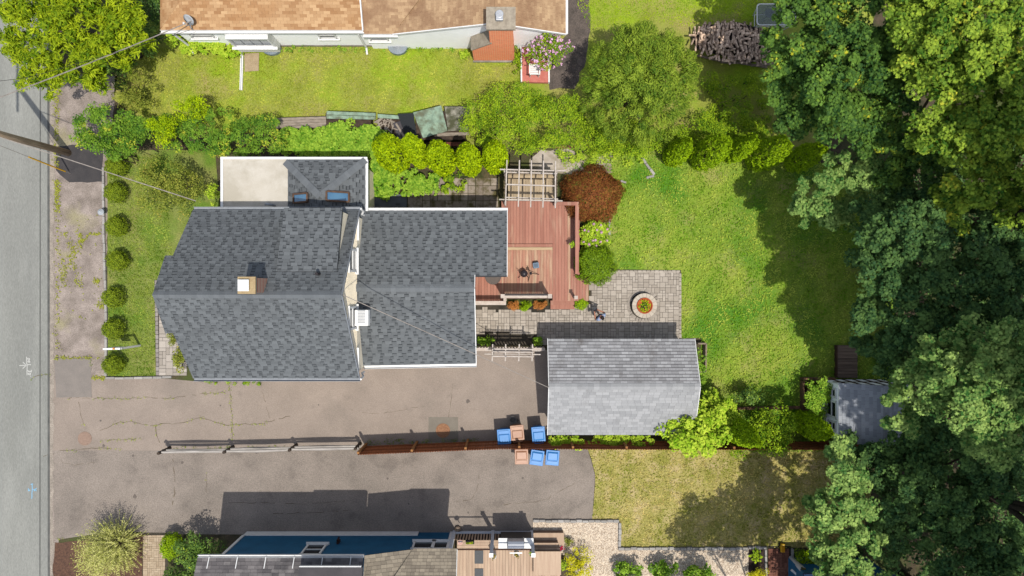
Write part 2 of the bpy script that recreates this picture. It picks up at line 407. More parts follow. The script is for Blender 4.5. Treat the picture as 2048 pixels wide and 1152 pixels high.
manhole(170, 877, 0.33, 'faded round manhole cover at the driveway mouth near the road', 0.013, m_faded)
manhole(886, 861, 0.34, 'rusty orange manhole cover half in the fence shadow', 0.017)

# lawns
m_lawn_up = M('yellow_lawn', col(150,160,58), col(176,176,88), 1.3, c3=col(160,190,34), s3=0.32, grain=0.26, gs=16, bump=0.7, bs=18, t3=(0.42,0.62), detail=8, c4=col(184,168,104), s4=.45, t4=(.5,.68))
m_lawn_f = M('front_lawn_grass', col(124,142,52), col(150,160,82), 1.6, c3=col(112,146,44), s3=0.6, grain=0.28, gs=16, bump=0.7, bs=18, detail=8, c4=col(158,156,88), s4=.7, t4=(.5,.7))
m_lawn_b = M('back_lawn_grass', col(140,174,48), col(170,184,74), 1.2, c3=col(184,176,108), s3=0.5, grain=0.28, gs=14, bump=0.8, bs=16, t3=(0.52,0.72), detail=8, c4=col(96,150,34), s4=.3, t4=(.46,.62))
m_lawn_d = M('dry_lawn_grass', col(202,188,118), col(158,156,70), 1.3, c3=col(216,194,144), s3=1.6, grain=0.3, gs=13, bump=0.7, bs=15, t3=(0.5,0.7), detail=8)
P_UP = [(235,40),(1140,40),(1150,-120),(1800,-200),(1700,250),(1560,330),(1340,330),(1200,300),(930,290),(560,262),(330,275),(228,200)]
P_FR = [(215,300),(430,300),(440,420),(345,520),(345,752),(215,752)]
P_BK = [(1120,322),(1190,300),(1330,300),(1690,330),(1790,420),(1790,900),(1470,905),(1402,880),(1402,676),(1362,676),(1362,540),(1182,538),(1165,440)]
P_DR = [(1172,890),(1760,900),(1720,1095),(1240,1095),(1238,1042),(1184,1042),(1188,1000),(1191,950),(1182,915)]
sheet('side_lawn', P_UP, 0.004, m_lawn_up); sheet('front_lawn', P_FR, 0.005, m_lawn_f)
sheet('back_lawn', P_BK, 0.005, m_lawn_b); sheet('dry_lawn', P_DR, 0.004, m_lawn_d)
def turf(name, poly, n, size, mat, label, hs=0.03, tonef=None, seed=1, flat=0.8):
    xy = in_poly(n, poly); L = lump(xy, 1.1, seed); L2 = lump(xy, 4.0, seed+5)
    p = np.stack([xy[:,0], xy[:,1], 0.008+hs*RNG.random(n)*(0.4+L2)], 1)
    nr = RNG.normal(size=(n,3))*flat + np.array([0,0,1.0])
    tone = 0.75*L + 0.45*L2 - .15 + RNG.uniform(-0.25,0.3,n)
    return leaves(name, p, nr, size, mat, None, 0.35, DIAM, tone, label=label, cat='grass', kind='stuff')
turf('front_grass', [(218,310),(330,310),(345,520),(318,560),(308,752),(218,752)], 11000, 0.095, LM('grass_front', col(88,118,32), col(168,182,88), 0.15), 'mown green grass of the front yard strip', 0.04, seed=2)
turf('side_grass', [(235,95),(1040,95),(1045,190),(930,215),(560,240),(330,240),(235,220)], 22000, 0.095, LM('grass_side', col(122,138,40), col(196,198,96), 0.15), 'short yellow green grass beside the white house', 0.035, seed=3)
turf('far_grass', [(1150,0),(1560,0),(1560,60),(1400,60),(1300,40),(1180,60)], 3500, 0.08, LM('grass_far', col(130,170,30), col(190,215,50), 0.2), 'bright green grass behind the big evergreen', 0.04, seed=9)
turf('back_grass', P_BK, 36000, 0.12, LM('grass_back', col(98,146,30), col(184,198,92), 0.15), 'thick clover and grass of the back yard', 0.09, seed=4)
turf('dry_grass', P_DR, 15000, 0.11, LM('grass_dry', col(126,138,46), col(218,198,130), 0.1), 'sunburnt patchy grass behind the neighbour drive', 0.04, seed=5)
# weeds in the cracks and along the verge
def weeds(name, spots, mat, label, per=14, size=0.06):
    ps = []
    for x, y, r in spots:
        k = int(per*max(0.4, r/4)); a = RNG.uniform(0,6.28,k); q = np.sqrt(RNG.random(k))*r/SC; c = P(x,y)
        ps.append(np.stack([c.x+np.cos(a)*q, c.y+np.sin(a)*q, 0.02+0.05*RNG.random(k)], 1))
    p = np.concatenate(ps); n = len(p)
    return leaves(name, p, RNG.normal(size=(n,3))*0.6+np.array([0,0,1]), size, mat, None, 0.45, label=label, cat='weeds', kind='stuff')
LMW = LM('weed_leaf', col(110,140,40), col(190,200,70), 0.25)
weeds('crack_weeds', WEED, LMW, 'green and yellow weeds growing in the driveway cracks', 9, 0.05)
sp = []
for i in range(420):
    x, y = U(122,166), U(465,575)
    if math.sin(x*.11+y*.07)+math.sin(x*.23-y*.05)+U(-.8,.8) > -.1: sp.append((x, y, U(.6,2.2)))
for i in range(260): sp.append((random.gauss(115,3.5), U(360,425) if i < 130 else U(175,335), U(.6,2.4)))
for i in range(110): sp.append((random.gauss(116,3), U(430,720), U(.5,1.6)))
for i in range(70): t = U(0,1); sp.append((158+t*44+U(-2,2), 482-t*20+4*math.sin(t*9)+U(-2,2), U(.6,2)))
for i in range(50): sp.append((U(130,212), U(430,640), U(.5,1.2)))
for i in range(50): sp.append((U(183,212), random.gauss(756,2.5), U(.6,2)))
for i in range(40): sp.append((random.gauss(193,3), random.gauss(562,3), U(.5,1.6)))
for i in range(40): sp.append((random.gauss(203,5), random.gauss(612,4), U(.5,1.6)))
for i in range(60): sp.append((U(120,200), random.gauss(715,2), U(.5,1.4)))
weeds('verge_weeds', sp, LM('verge_leaf', col(140,150,60), col(196,196,92), 0.2), 'thin yellow green weeds in the gravel verge', 16, 0.055)
sp = [(U(735,1000), U(878,890)-(0), U(2,5)) for i in range(70)] + [(U(330,715), U(893,899), U(1.5,4)) for i in range(60)]
weeds('fence_weeds', sp, LM('fence_weed', col(70,100,36), col(150,160,70), 0.2), 'low weeds along the foot of the driveway fences', 12, 0.055)

# ------------------------------------------------------------------ pieces: pavers and stones
def pavers(parent, inside, x0, x1, y0, y1, u, mat, z0, z1, gap=0.014, name='paver', limit=300, rg=None, sizes=((2,2),(2,1),(1,2),(1,1),(2,2),(2,1))):
    rg = rg or random.Random(5); nx = int((x1-x0)/u); ny = int((y1-y0)/u); occ = [[False]*ny for _ in range(nx)]; out = []
    for j in range(ny):
        for i in range(nx):
            if occ[i][j]: continue
            for w, h in rg.sample(sizes, len(sizes)) + [(1,1)]:
                if i+w <= nx and j+h <= ny and all(not occ[i+a][j+b] for a in range(w) for b in range(h)): break
            for a in range(w):
                for b in range(h): occ[i+a][j+b] = True
            cx, cy = x0+(i+w/2)*u, y0+(j+h/2)*u
            if inside(cx, cy): out.append((cx, cy, w, h))
    cache = {}; rest = MB(); out.sort(key=lambda q: -q[2]*q[3])
    for k, (cx, cy, w, h) in enumerate(out):
        dz = rg.uniform(-0.004, 0.004); tn = rg.randrange(5)
        hx, hy = w*u/2-gap/2, h*u/2-gap/2
        if k < limit:
            key = (w, h, tn)
            if key not in cache:
                cache[key] = MB().box(-hx,hx,-hy,hy,z0-z1,0, 0.11+tn*0.2).mesh(name, mat)
            o = bpy.data.objects.new(name, cache[key]); link(o, parent, (cx, cy, z1+dz))
        else: rest.box(cx-hx,cx+hx,cy-hy,cy+hy,z0,z1+dz, 0.11+tn*0.2)
    if rest.v: rest.build(name+'s', mat, parent, kind='stuff')
m_paver = M('paver', col(182,171,157), col(212,201,187), attr=True, c3=col(172,162,150), s3=1.4, grain=0.14, gs=40, bump=0.25, t3=(0.55,0.8))
m_joint = M('joint_sand', col(96,86,74), col(70,66,56), 6, c3=col(44,44,36), s3=0.6, grain=0.3)
patio = sheet('patio', [(948,610),(1180,612),(1180,541),(1361,541),(1361,690),(948,690)], 0.018, m_joint)
fc = P(1286,611)
def in_patio(x, y):
    px, py = x*SC+1024, 576-y*SC
    if (px-1286)**2+(py-611)**2 < 28**2: return False
    if 985 < px < 1100 and py < 620: return px > 1100
    if py > 668: return px > 1075 and py < 690
    return (949 < px < 1178 and 617 < py < 690) or (1181 < px < 1358 and 545 < py < 690) or (1140 < px < 1184 and 612 < py < 690)
pavers(patio, in_patio, X(948), X(1360), Y(690), Y(541), 0.13, m_paver, 0.006, 0.05)
m_edge = M('edging_stone', col(200,196,190), col(170,166,160), attr=True, grain=0.18, gs=30, bump=0.4)
def stones(parent, a, b, L, w, h, mat=None, name='edging_stone', z=0.0, jit=0.01):
    """row of blocks between two pixel points"""
    a = P(*a); b = P(*b); d = b-a; n = max(1, round(d.length/L)); d.normalize(); st = (b-a).length/n; s = Vector((-d.y,d.x,0))
    for i in range(n):
        c = a + d*(i+0.5)*st + s*U(-jit,jit); t = MB(); l2 = st/2-0.008; hh = h+U(-jit,jit)
        t.bar(c-d*l2+Vector((0,0,z+hh/2)), c+d*l2+Vector((0,0,z+hh/2)), w*U(0.9,1.08), hh, tone=random.random())
        t.build(name, mat or m_edge, parent, bevel=0.012, seg=1)
pe = bpy.data.objects.new('patio_edging', None); link(pe, None, P(1361,541)); tag(pe, 'soldier course of grey pavers bordering the patio lawn side', 'edging')
stones(pe, (1182,543), (1360,543), 0.2, 0.12, 0.052, m_paver, 'paver', 0.002, 0.002); stones(pe, (1360,546), (1360,676), 0.2, 0.12, 0.052, m_paver, 'paver', 0.002, 0.002)
# front walk
walk = sheet('front_walk', [(309,560),(350,560),(350,752),(312,752)], 0.018, m_joint)
m_walk = M('walk_paver', col(176,166,154), col(214,204,192), attr=True, grain=0.12, gs=40, bump=0.2)
pavers(walk, lambda x, y: x > X(319), X(319), X(376), Y(751), Y(560), 0.165, m_walk, 0.006, 0.05, rg=random.Random(3))
stones(walk, (313,560), (316,751), 0.22, 0.14, 0.055, M('walk_edge', col(160,152,146), col(180,172,166), attr=True, grain=0.15), 'edging_paver', 0, 0.002)
# stone kerb of the front lawn
ke = thing('stone_edging', 'pale stone block edging along the front lawn and drive', 'edging', P(212,755))
for a, b in (((208,335),(209,450)), ((209,450),(212,560)), ((212,560),(214,640)), ((214,640),(213,752)), ((213,756),(345,754))):
    stones(ke, a, b, 0.42, 0.11, 0.12, jit=0.012)
ke2 = thing('stone_edging', 'grey stone block edging between dry lawn and pebble bed', 'edging', P(1240,1095))
for a, b in (((1066,1041),(1238,1041)), ((1239,1044),(1239,1092)), ((1236,1096),(1495,1096)), ((1495,1094),(1533,1094))): stones(ke2, a, b, 0.29, 0.13, 0.13, jit=0.014)
stones(ke2, (1530,1098), (1532,1160), 0.3, 0.1, 0.12); stones(ke2, (1584,1096), (1584,1160), 0.3, 0.1, 0.12)
ke3 = thing('stone_edging', 'short broken stone edging in the grass near the red maple', 'edging', P(1300,350))
stones(ke3, (1283,316), (1308,350), 0.32, 0.12, 0.12); stones(ke3, (1308,352), (1292,356), 0.3, 0.12, 0.1); stones(ke3, (1240,362), (1252,366), 0.25, 0.1, 0.1)
stones(ke3, (1219,436), (1219,470), 0.3, 0.1, 0.1)
# slate court between arborvitae and wing
court = sheet('slate_court', rough([(815,345),(1010,330),(1012,430),(740,430),(740,390)], 2, 15, 2), 0.012, M('mossy_soil', col(120,104,78), col(88,84,50), 5, c3=col(60,70,30), s3=1.2, grain=0.4, gs=25))
m_slate = M('slate', col(150,136,122), col(196,182,166), attr=True, c3=col(104,96,58), s3=2.2, grain=0.2, gs=30, bump=0.3, t3=(0.45,0.62))
pavers(court, lambda x, y: not (x < X(850) and y > Y(392)), X(815), X(1006), Y(432), Y(345), 0.36, m_slate, 0.006, 0.04, 0.03, 'slate_slab', rg=random.Random(8), sizes=((2,2),(1,1),(1,2),(1,1)))
path2 = sheet('concrete_path', rough([(1060,322),(1085,300),(1150,300),(1165,320),(1190,330),(1195,300),(1225,305),(1222,345),(1150,350),(1060,345)], 3, 12, 4), 0.009, M('pale_concrete', col(222,210,196), col(196,184,170), 3, c3=col(160,150,120), s3=1.0, grain=0.2))
# pebble bed, brick path, front brick walk of blue house
m_peb = M('pebbles_base', col(244,226,202,1.2), col(212,192,168,1.2), 9, grain=0.35, gs=26, bump=0.8, bs=18)
peb = sheet('pebble_bed', [(1066,1043),(1238,1043),(1238,1097),(1497,1097),(1497,1200),(1180,1200),(1130,1110),(1066,1110)], 0.01, m_peb)
def pebbles(name, poly, n, r, mat, label):
    xy = in_poly(n, poly); b = MB(); OCT = [(1,0,0),(-1,0,0),(0,1,0),(0,-1,0),(0,0,1)]; F = [(0,2,4),(2,1,4),(1,3,4),(3,0,4)]
    for x, y in xy:
        s = r*U(0.6,1.4); a = U(0,6.28); ca, sa = math.cos(a), math.sin(a)
        b.add([(x+s*(vx*ca*1.3-vy*sa), y+s*(vx*sa*1.3+vy*ca), 0.012+s*0.7*vz) for vx,vy,vz in OCT], F, random.random())
    b.build(name, mat, label=label, cat='pebbles', kind='stuff')
pebbles('pebbles', [(1068,1045),(1236,1045),(1236,1098),(1495,1099),(1495,1150),(1185,1150),(1130,1105),(1068,1070)], 9000, 0.028, M('pebble', col(250,236,214,1.25), col(190,168,146,1.1), attr=True, grain=0.1), 'loose tan and grey pebbles of the garden bed')
bw = sheet('brick_walk', [(1535,1092),(1582,1092),(1582,1180),(1535,1180)], 0.01, m_joint)
m_brick = M('paving_brick', col(120,76,62), col(156,106,88), attr=True, grain=0.2, gs=40, bump=0.3)
pavers(bw, lambda x, y: True, X(1536), X(1582), Y(1180), Y(1094), 0.11, m_brick, 0.004, 0.045, 0.01, 'brick', sizes=((2,1),(1,2),(2,1)))
fw = sheet('brick_walk', [(287,1065),(334,1065),(338,1190),(285,1190)], 0.012, m_joint)
pavers(fw, lambda x, y: True, X(287), X(335), Y(1180), Y(1067), 0.105, M('tan_brick', col(186,164,136), col(214,194,166), attr=True, grain=0.15), 0.004, 0.05, 0.009, 'brick', sizes=((2,1),(1,2),(2,1)), rg=random.Random(2))
sheet('mulch_bed', rough([(265,1070),(287,1068),(285,1180),(100,1180),(110,1085)], 2, 12, 7), 0.006, M('mulch', col(120,88,70), col(90,66,54), 8, grain=0.4, gs=25, bump=0.5))
# ------------------------------------------------------------------ roof shingles
def clip(poly, a, b):
    """keep the part of a 2D polygon left of edge a->b"""
    out = []; n = len(poly)
    def sd(p): return (b[0]-a[0])*(p[1]-a[1])-(b[1]-a[1])*(p[0]-a[0])
    for i in range(n):
        p, q = poly[i], poly[(i+1)%n]; sp_, sq = sd(p), sd(q)
        if sp_ >= 0: out.append(p)
        if (sp_ >= 0) != (sq >= 0):
            t = sp_/(sp_-sq); out.append((p[0]+(q[0]-p[0])*t, p[1]+(q[1]-p[1])*t))
    return out
def area(p): return abs(sum(p[i][0]*p[(i+1)%len(p)][1]-p[(i+1)%len(p)][0]*p[i][1] for i in range(len(p))))/2
class Shingles:
    def __init__(s, seed=1): s.p = []; s.rg = random.Random(seed)
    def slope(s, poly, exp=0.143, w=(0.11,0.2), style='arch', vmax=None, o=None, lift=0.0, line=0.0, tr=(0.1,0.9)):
        """poly: convex 3D ring; first edge is the eave (or parallel to it)"""
        poly = [Vector(p) for p in poly]; nr = Vector((0,0,0))
        for i in range(len(poly)): nr += poly[i].cross(poly[(i+1)%len(poly)])
        if nr.z < 0: poly = [poly[1], poly[0]] + list(reversed(poly[2:])); nr = -nr
        nr.normalize(); o = Vector(o) if o is not None else poly[0]; u = (poly[1]-poly[0]).normalized(); v = nr.cross(u).normalized()
        q = [((p-o).dot(u), (p-o).dot(v)) for p in poly]; rg = s.rg
        if area(q) < 1e-4: return
        sgn = sum(q[i][0]*q[(i+1)%len(q)][1]-q[(i+1)%len(q)][0]*q[i][1] for i in range(len(q)))
        if sgn < 0: q.reverse()
        u0, u1 = min(a for a, _ in q), max(a for a, _ in q); v0, v1 = min(b for _, b in q), max(b for _, b in q)
        r = math.floor(v0/exp)
        while r*exp < v1:
            a0 = r*exp; a1 = a0+exp
            if vmax and a0 > vmax: break
            x = u0 - rg.uniform(0, 0.3); k = rg.randrange(2)
            if style == 'tab': x = u0 - (0.15 if r % 2 else 0.0) - w[0]*0.1 - rg.uniform(0, 0.03)
            while x < u1:
                ww = rg.uniform(*w)*(1.7 if style == 'arch' and k % 2 else 1.0); pc = [(x+0.003,a0),(x+ww-0.003,a0),(x+ww-0.003,a1),(x+0.003,a1)]
                for i in range(len(q)):
                    pc = clip(pc, q[i], q[(i+1)%len(q)])
                    if len(pc) < 3: break
                if len(pc) >= 3 and area(pc) > 4e-4:
                    k += 1
                    if style == 'arch': s.piece(pc, a0, exp, o, u, v, nr, k % 2 == 0, rg.uniform(0.62,0.95) if k % 2 == 0 else rg.uniform(0.5,0.8), lift)
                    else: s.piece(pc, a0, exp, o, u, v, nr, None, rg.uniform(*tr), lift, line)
                x += ww
            r += 1
    def piece(s, pc, a0, exp, o, u, v, nr, tab, tone, lift=0.0, line=0.0):
        cut = a0+exp*(1-line if line else .66)  # line: upper band toned dark, imitating butt shadow as well as stain
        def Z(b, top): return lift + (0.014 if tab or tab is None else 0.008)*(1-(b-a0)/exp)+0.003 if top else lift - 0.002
        n = len(pc); top = [o+u*a+v*b+nr*Z(b,True) for a,b in pc]; bot = [o+u*a+v*b+nr*Z(b,False) for a,b in pc]
        mb = MB()
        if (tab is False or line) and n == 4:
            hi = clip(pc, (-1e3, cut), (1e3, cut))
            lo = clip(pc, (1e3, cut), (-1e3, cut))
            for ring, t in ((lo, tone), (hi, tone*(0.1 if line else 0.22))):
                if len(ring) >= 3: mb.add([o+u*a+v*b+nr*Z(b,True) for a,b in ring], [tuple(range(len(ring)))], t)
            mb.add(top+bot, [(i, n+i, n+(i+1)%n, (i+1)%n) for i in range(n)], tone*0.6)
        else:
            mb.add(top+bot, [tuple(range(n))]+[(i, n+i, n+(i+1)%n, (i+1)%n) for i in range(n)], tone)
            mb.t[1:] = [tone*0.5]*n
        c = sum(top, Vector())/n
        s.p.append((area(pc)/max(1, HC-c.z)**2 * (1 if abs(c.x) < 23 and abs(c.y) < 13.2*(1-c.z/HC) else 0.01), mb))
    def finish(s, parent, mat, limit=300, name='shingle'):
        s.p.sort(key=lambda t: -t[0]); rest = MB()
        for i, (a, mb) in enumerate(s.p):
            if i < limit: mb.build(name, mat, parent)
            else:
                o = len(rest.v); rest.v += mb.v; rest.f += [tuple(j+o for j in f) for f in mb.f]; rest.t += mb.t
        if rest.v: rest.build(name+'s', mat, parent, kind='stuff')
def ridge_caps(parent, a, b, nA, nB, w, L, mat, name='ridge_cap', lift=0.02):
    """bent cap shingles along a ridge or hip from a (low/left) to b; nA,nB slope-down directions either side"""
    a = Vector(a); b = Vector(b); d = b-a; n = max(1, int(d.length/L)); st = d/n; nA = Vector(nA).normalized(); nB = Vector(nB).normalized(); up = Vector((0,0,1))
    for i in range(n):
        p = a+st*i; q = a+st*(i+1.12) if i < n-1 else a+st*(i+1); l1 = lift+0.012; l2 = lift+0.002; t = random.uniform(0.35,0.75)
        m = MB(); m.add([p+nA*w+up*l1, p+up*(l1+.004), p+nB*w+up*l1, q+nA*w+up*l2, q+up*(l2+.004), q+nB*w+up*l2,
                         p+nA*w+up*(l1-.014), p+up*(l1-.01), p+nB*w+up*(l1-.014)],
                        [(0,1,4,3),(1,2,5,4),(6,7,1,0),(7,8,2,1)], t); m.build(name, mat, parent)
m_gut = M('grey_gutter', col(176,182,190), col(160,166,174), 4, grain=0.05, rough=0.5)
m_white = M('white_trim', col(240,240,238,1.4), col(228,228,226,1.4), 3, grain=0.05, gs=10, rough=0.55)
m_cream = M('cream_siding', col(238,226,202,1.9), col(228,216,192,1.9), 2, grain=0.06, rough=0.7)
m_glass = M('window_glass', col(40,48,54), col(28,34,40), 2, grain=0, rough=0.12, spec=0.5)
m_shA = M('grey_shingle', col(48,52,56), col(130,135,138), attr=True, c4=col(106,110,112), s4=.35, t4=(.55,.9), c3=col(94,98,102), s3=0.9, grain=0.16, gs=50, bump=0.25, t3=(0.6,0.95))
m_shcap = M('grey_ridge_cap', col(106,111,115), col(136,141,145), attr=True, grain=0.12, gs=50)
m_deckroof = M('roof_underlay', col(72,76,80), grain=0.1)
def gutter(parent, a, b, w=0.12, mat=None, out=(0,-1,0), name='gutter'):
    a = Vector(a); b = Vector(b); o = Vector(out).normalized(); m = MB(); z = Vector((0,0,1))
    ring = [(0.0,0.03),(0.012,0.03),(0.012,-0.07),(w-0.012,-0.07),(w-0.012,0.03),(w,0.03),(w,-0.085),(0,-0.085)]
    vs = [p+o*x+z*y for p in (a,b) for x,y in ring]; k = len(ring)
    m.add(vs, [(i,(i+1)%k,k+(i+1)%k,k+i) for i in range(k)]+[tuple(range(k)), tuple(reversed(range(k,2*k)))])
    return m.build(name, mat or m_white, parent)
def window(parent, c, w, h, nrm, frame=None, depth=0.06, bars=1):
    """window on a vertical wall: centre c, outward axis nrm (unit xy)"""
    n = Vector(nrm); s = Vector((-n.y,n.x,0)); z = Vector((0,0,1)); c = Vector(c); f = MB(); t = 0.08
    for a, b in ((-s*w/2-z*h/2, s*w/2-z*h/2), (-s*w/2+z*h/2, s*w/2+z*h/2)): f.bar(c+a-s*t*(1)+n*depth/2, c+b+s*t+n*depth/2, depth, t, up=z)
    for k in (-1,1): f.bar(c+s*k*w/2-z*h/2+n*depth/2, c+s*k*w/2+z*h/2+n*depth/2, t, depth, up=n)
    if bars: f.bar(c-s*w/2+n*depth/2, c+s*w/2+n*depth/2, depth*0.8, 0.05, up=z)
    o = f.build('window', frame or m_white, parent)
    g = MB(); g.bar(c-s*w/2+n*0.012, c+s*w/2+n*0.012, 0.02, h, up=z); g.build('pane', m_glass, o)
    si = MB(); si.bar(c-s*(w/2+.12)-z*(h/2+.06)+n*.06, c+s*(w/2+.12)-z*(h/2+.06)+n*.06, 0.13, 0.04, up=z); si.build('sill', frame or m_white, o)
    return o

# ------------------------------------------------------------------ main house
E, RZ, EW, RW = 4.5, 7.43, 3.2, 4.5
YN, YR, YS = 3.2, -0.25, -3.7; XL, XR = -13.08, -6.27
WX = -6.39           # gable wall facing the wing
H = thing('house', 'cream sided house under grey shingle roofs with flat white rear roof', 'house', (-9.5,0,0))
w = MB()
w.prism([(-12.85,-3.45),(WX,-3.45),(WX,2.95),(-12.85,2.95)], 0, 4.35)
def gable(x0, x1):
    ys = [(-3.45,4.352),(2.95,4.352),(YR,RZ-0.12)]
    w.add([(x0,y,z) for y,z in ys]+[(x1,y,z) for y,z in ys], [(0,1,2),(5,4,3),(0,3,4,1),(1,4,5,2),(2,5,3,0)])
gable(-12.85, WX)
w.prism([(WX+.002,-3.0),(-1.75,-3.0),(-1.75,2.95),(WX+.002,2.95)], 0, 3.1)
w.prism([(WX+.01,-3.0),(-1.76,-3.0),(-1.76,0.0),(WX+.01,0.0)], 3.102, lambda x,y: 3.102+(y+3.0)*0.37)
w.prism([(WX+.01,2.95),(-1.76,2.95),(-1.76,0.001),(WX+.01,0.001)], 3.102, lambda x,y: 3.102+(2.95-y)*0.37)
w.prism([(-1.745,0.7),(-0.4,0.7),(-0.4,2.9),(-1.745,2.9)], 0, 3.05)
w.prism([(-12.2,2.952),(-6.45,2.952),(-6.45,5.35),(-12.2,5.35)], 0, 3.05)
wall = w.build('wall', m_cream, H)
# siding courses on the gable wall that faces the camera's foot point
for k in range(14):
    z = 4.45 + k*0.19; hw = (RZ-0.2-z)/(RZ-E)*3.45
    if hw > 0.15: MB().box(WX+0.002, WX+0.014, YR-hw, YR+hw, z, z+0.012).build('siding_lap', m_cream, wall)
def rise(y): return E+(RZ-E)*(1-abs(y-YR)/3.45)
roof = MB()
def sl(pts, th=0.12): roof.slab([Vector(p)-Vector((0,0,0.01)) for p in pts], th)
tx = 0.57; yx = YN-3.45*tx; zx = E+(RZ-E)*tx; ys2 = YS+3.45*tx
ND = [(XL,YN,E),(XR,YN,E),(XR,YR,RZ),(XL,YR,RZ)]; SD = [(XL,YS,E),(XR,YS,E),(XR,YR,RZ),(XL,YR,RZ)]
sl(ND); sl(SD)
NX = [(-13.38,yx,zx),(XL,yx,zx),(XL,YR,RZ),(-13.2,YR,RZ)]; SX = [(-13.38,ys2,zx),(XL,ys2,zx),(XL,YR,RZ),(-13.2,YR,RZ)]
sl(NX); sl(SX)
XE = -1.545
W_N1 = [(WX,3.31,EW),(-0.21,3.31,EW),(-0.21,0.5,4.3),(WX,0.5,4.3)]; W_N2 = [(WX,0.5,4.3),(XE,0.5,4.3),(XE,0,RW),(WX,0,RW)]
W_S = [(WX,-3.33,EW),(XE,-3.24,EW),(XE,0,RW),(WX,0,RW)]
sl(W_N1); sl(W_N2); sl(W_S)
DX0, DX1 = -8.9, -6.62; DR = [(DX0,3.12,5.85),(DX1,3.12,5.85),(DX1,0.62,6.72),(DX0,0.62,6.72)]
sl(DR)
PK = (-7.96,3.79,4.2); HE = 3.27; hl, hr_, ht = -9.59, -6.27, 5.5
HN = [(hl,ht,HE),(hr_,ht,HE),PK]; HL = [(hl,2.96,HE),(hl,ht,HE),PK,(-7.96,2.96,4.2)]; HRr = [(hr_,ht,HE),(hr_,2.96,HE),(-7.96,2.96,4.2),PK]
sl(HN,0.08); sl(HL,0.08); sl(HRr,0.08)
roofo = roof.build('roof', m_deckroof, H)
S = Shingles(3)
S.slope(ND, lift=0.012); S.slope(NX, o=ND[0], lift=0.012); S.slope(SD); S.slope(SX, o=SD[0]); S.slope(W_N1); S.slope(W_N2, o=W_N1[0]); S.slope(W_S); S.slope(DR, lift=0.01); S.slope(HN); S.slope(HL); S.slope(HRr)
S.finish(roofo, m_shA, 300)
dn = (0,3.45,-(RZ-E)); ds = (0,-3.45,-(RZ-E))
ridge_caps(roofo, (-13.2,YR,RZ), (XR,YR,RZ), dn, ds, 0.17, 0.2, m_shcap, lift=0.03)
ridge_caps(roofo, (WX,0,RW), (XE,0,RW), (0,3.3,-1.3), (0,-3.3,-1.3), 0.17, 0.2, m_shcap, lift=0.025)
ridge_caps(roofo, (hl-.12,ht-0.1,HE+.0), PK, (1,1.3,-0.1), (-1,-1,-.2), 0.15, 0.16, m_shcap, 'hip_cap', lift=0.035)
ridge_caps(roofo, (hr_,ht-0.02,HE), PK, (-1,1.3,-.1), (1,-1,-.2), 0.15, 0.16, m_shcap, 'hip_cap', lift=0.035)
# dormer walls
d = MB(); f = lambda x, y: 5.8+(3.12-y)*0.348-0.1
for x0, x1 in ((DX0+0.06,DX0+0.16),(DX1-0.16,DX1-0.06)):
    d.add([(x,y,z) for x in (x0,x1) for y,z in ((3.0,4.6),(0.75,6.45),(3.0,5.78))], [(0,2,1),(3,4,5),(0,1,4,3),(1,2,5,4),(2,0,3,5)])
d.box(DX0+0.16,DX1-0.16,2.88,2.98,4.6,5.78)
d.build('dormer_wall', m_cream, H)
MB().bar((DX1-0.02,3.14,5.83),(DX1-0.02,0.7,6.67),0.03,0.05).build('dormer_rake_trim', m_gut, H)
# flat white roof
fr = MB().prism([(-12.38,2.96),(hl+.02,2.96),(hl+.02,5.52),(-12.38,5.52)], 3.06, lambda x,y: 3.24+0.01*(y-3))
fr.build('flat_roof', M('white_membrane', col(233,226,212), col(222,214,198), 1.2, c3=col(206,198,180), s3=0.8, grain=0.05, gs=20, rough=0.6), H)
for a, b in (((-12.42,2.96,3.24),(-12.42,5.6,3.24)), ((-12.47,5.56,3.25),(-9.6,5.56,3.25)), ((-9.6,5.56,3.22),(-6.2,5.56,3.22)), ((-6.22,5.5,3.22),(-6.22,3.3,3.22))):
    MB().bar(a,b,0.1,0.13).build('fascia', m_white, H)
# gutters, fascia, rake boards
gutter(H, (XL,YN,E-0.02), (XR+.03,YN,E-0.02), 0.13, m_gut, (0,1,0)); gutter(H, (XL,YS,E-0.02), (XR+.03,YS,E-0.02), 0.13, m_gut)
gutter(H, (-6.2,3.31,EW-0.02), (-0.18,3.31,EW-0.02), 0.13, m_white, (0,1,0)); gutter(H, (WX+.03,-3.33,EW-0.02), (XE+.02,-3.24,EW-0.02), 0.15, m_white)
for y in (YN, YS): MB().bar((XR+0.01,y,E-0.06),(XR+0.01,YR,RZ-0.06),0.025,0.1).build('rake_board', m_gut, H)
for y in (YN-0.1, YS+0.1):
    s_ = 1 if y > 0 else -1
    MB().add([(WX+.02,y,E-.06),(XR-.01,y,E-.06),(XR-.01,y-s_*1.15,E+.0),(WX+.02,y-s_*1.15,E+.0)], [(0,1,2,3)]).build('soffit', m_white, H)
MB().bar((XE+0.01,-3.24,EW-0.06),(XE+0.01,0,RW-0.06),0.03,0.16).build('rake_board', m_white, H)
MB().bar((XE+0.01,0.52,4.24),(XE+0.01,0.01,RW-0.06),0.03,0.14).build('rake_board', m_white, H)
MB().bar((-0.2,3.31,EW-0.06),(-0.2,0.5,4.24),0.03,0.14).build('rake_board', m_white, H)
for x, y, z0 in ((XR+.04,YS-0.06,4.4),(XR+.04,YN+0.06,4.4)):
    MB().tube([(x,y,z0),(x,y*0.985,z0-0.5),(x-0.1,y*0.955,z0-0.7),(x-0.1,y*0.955,3.3)],0.045,6).build('downspout', m_white, H)
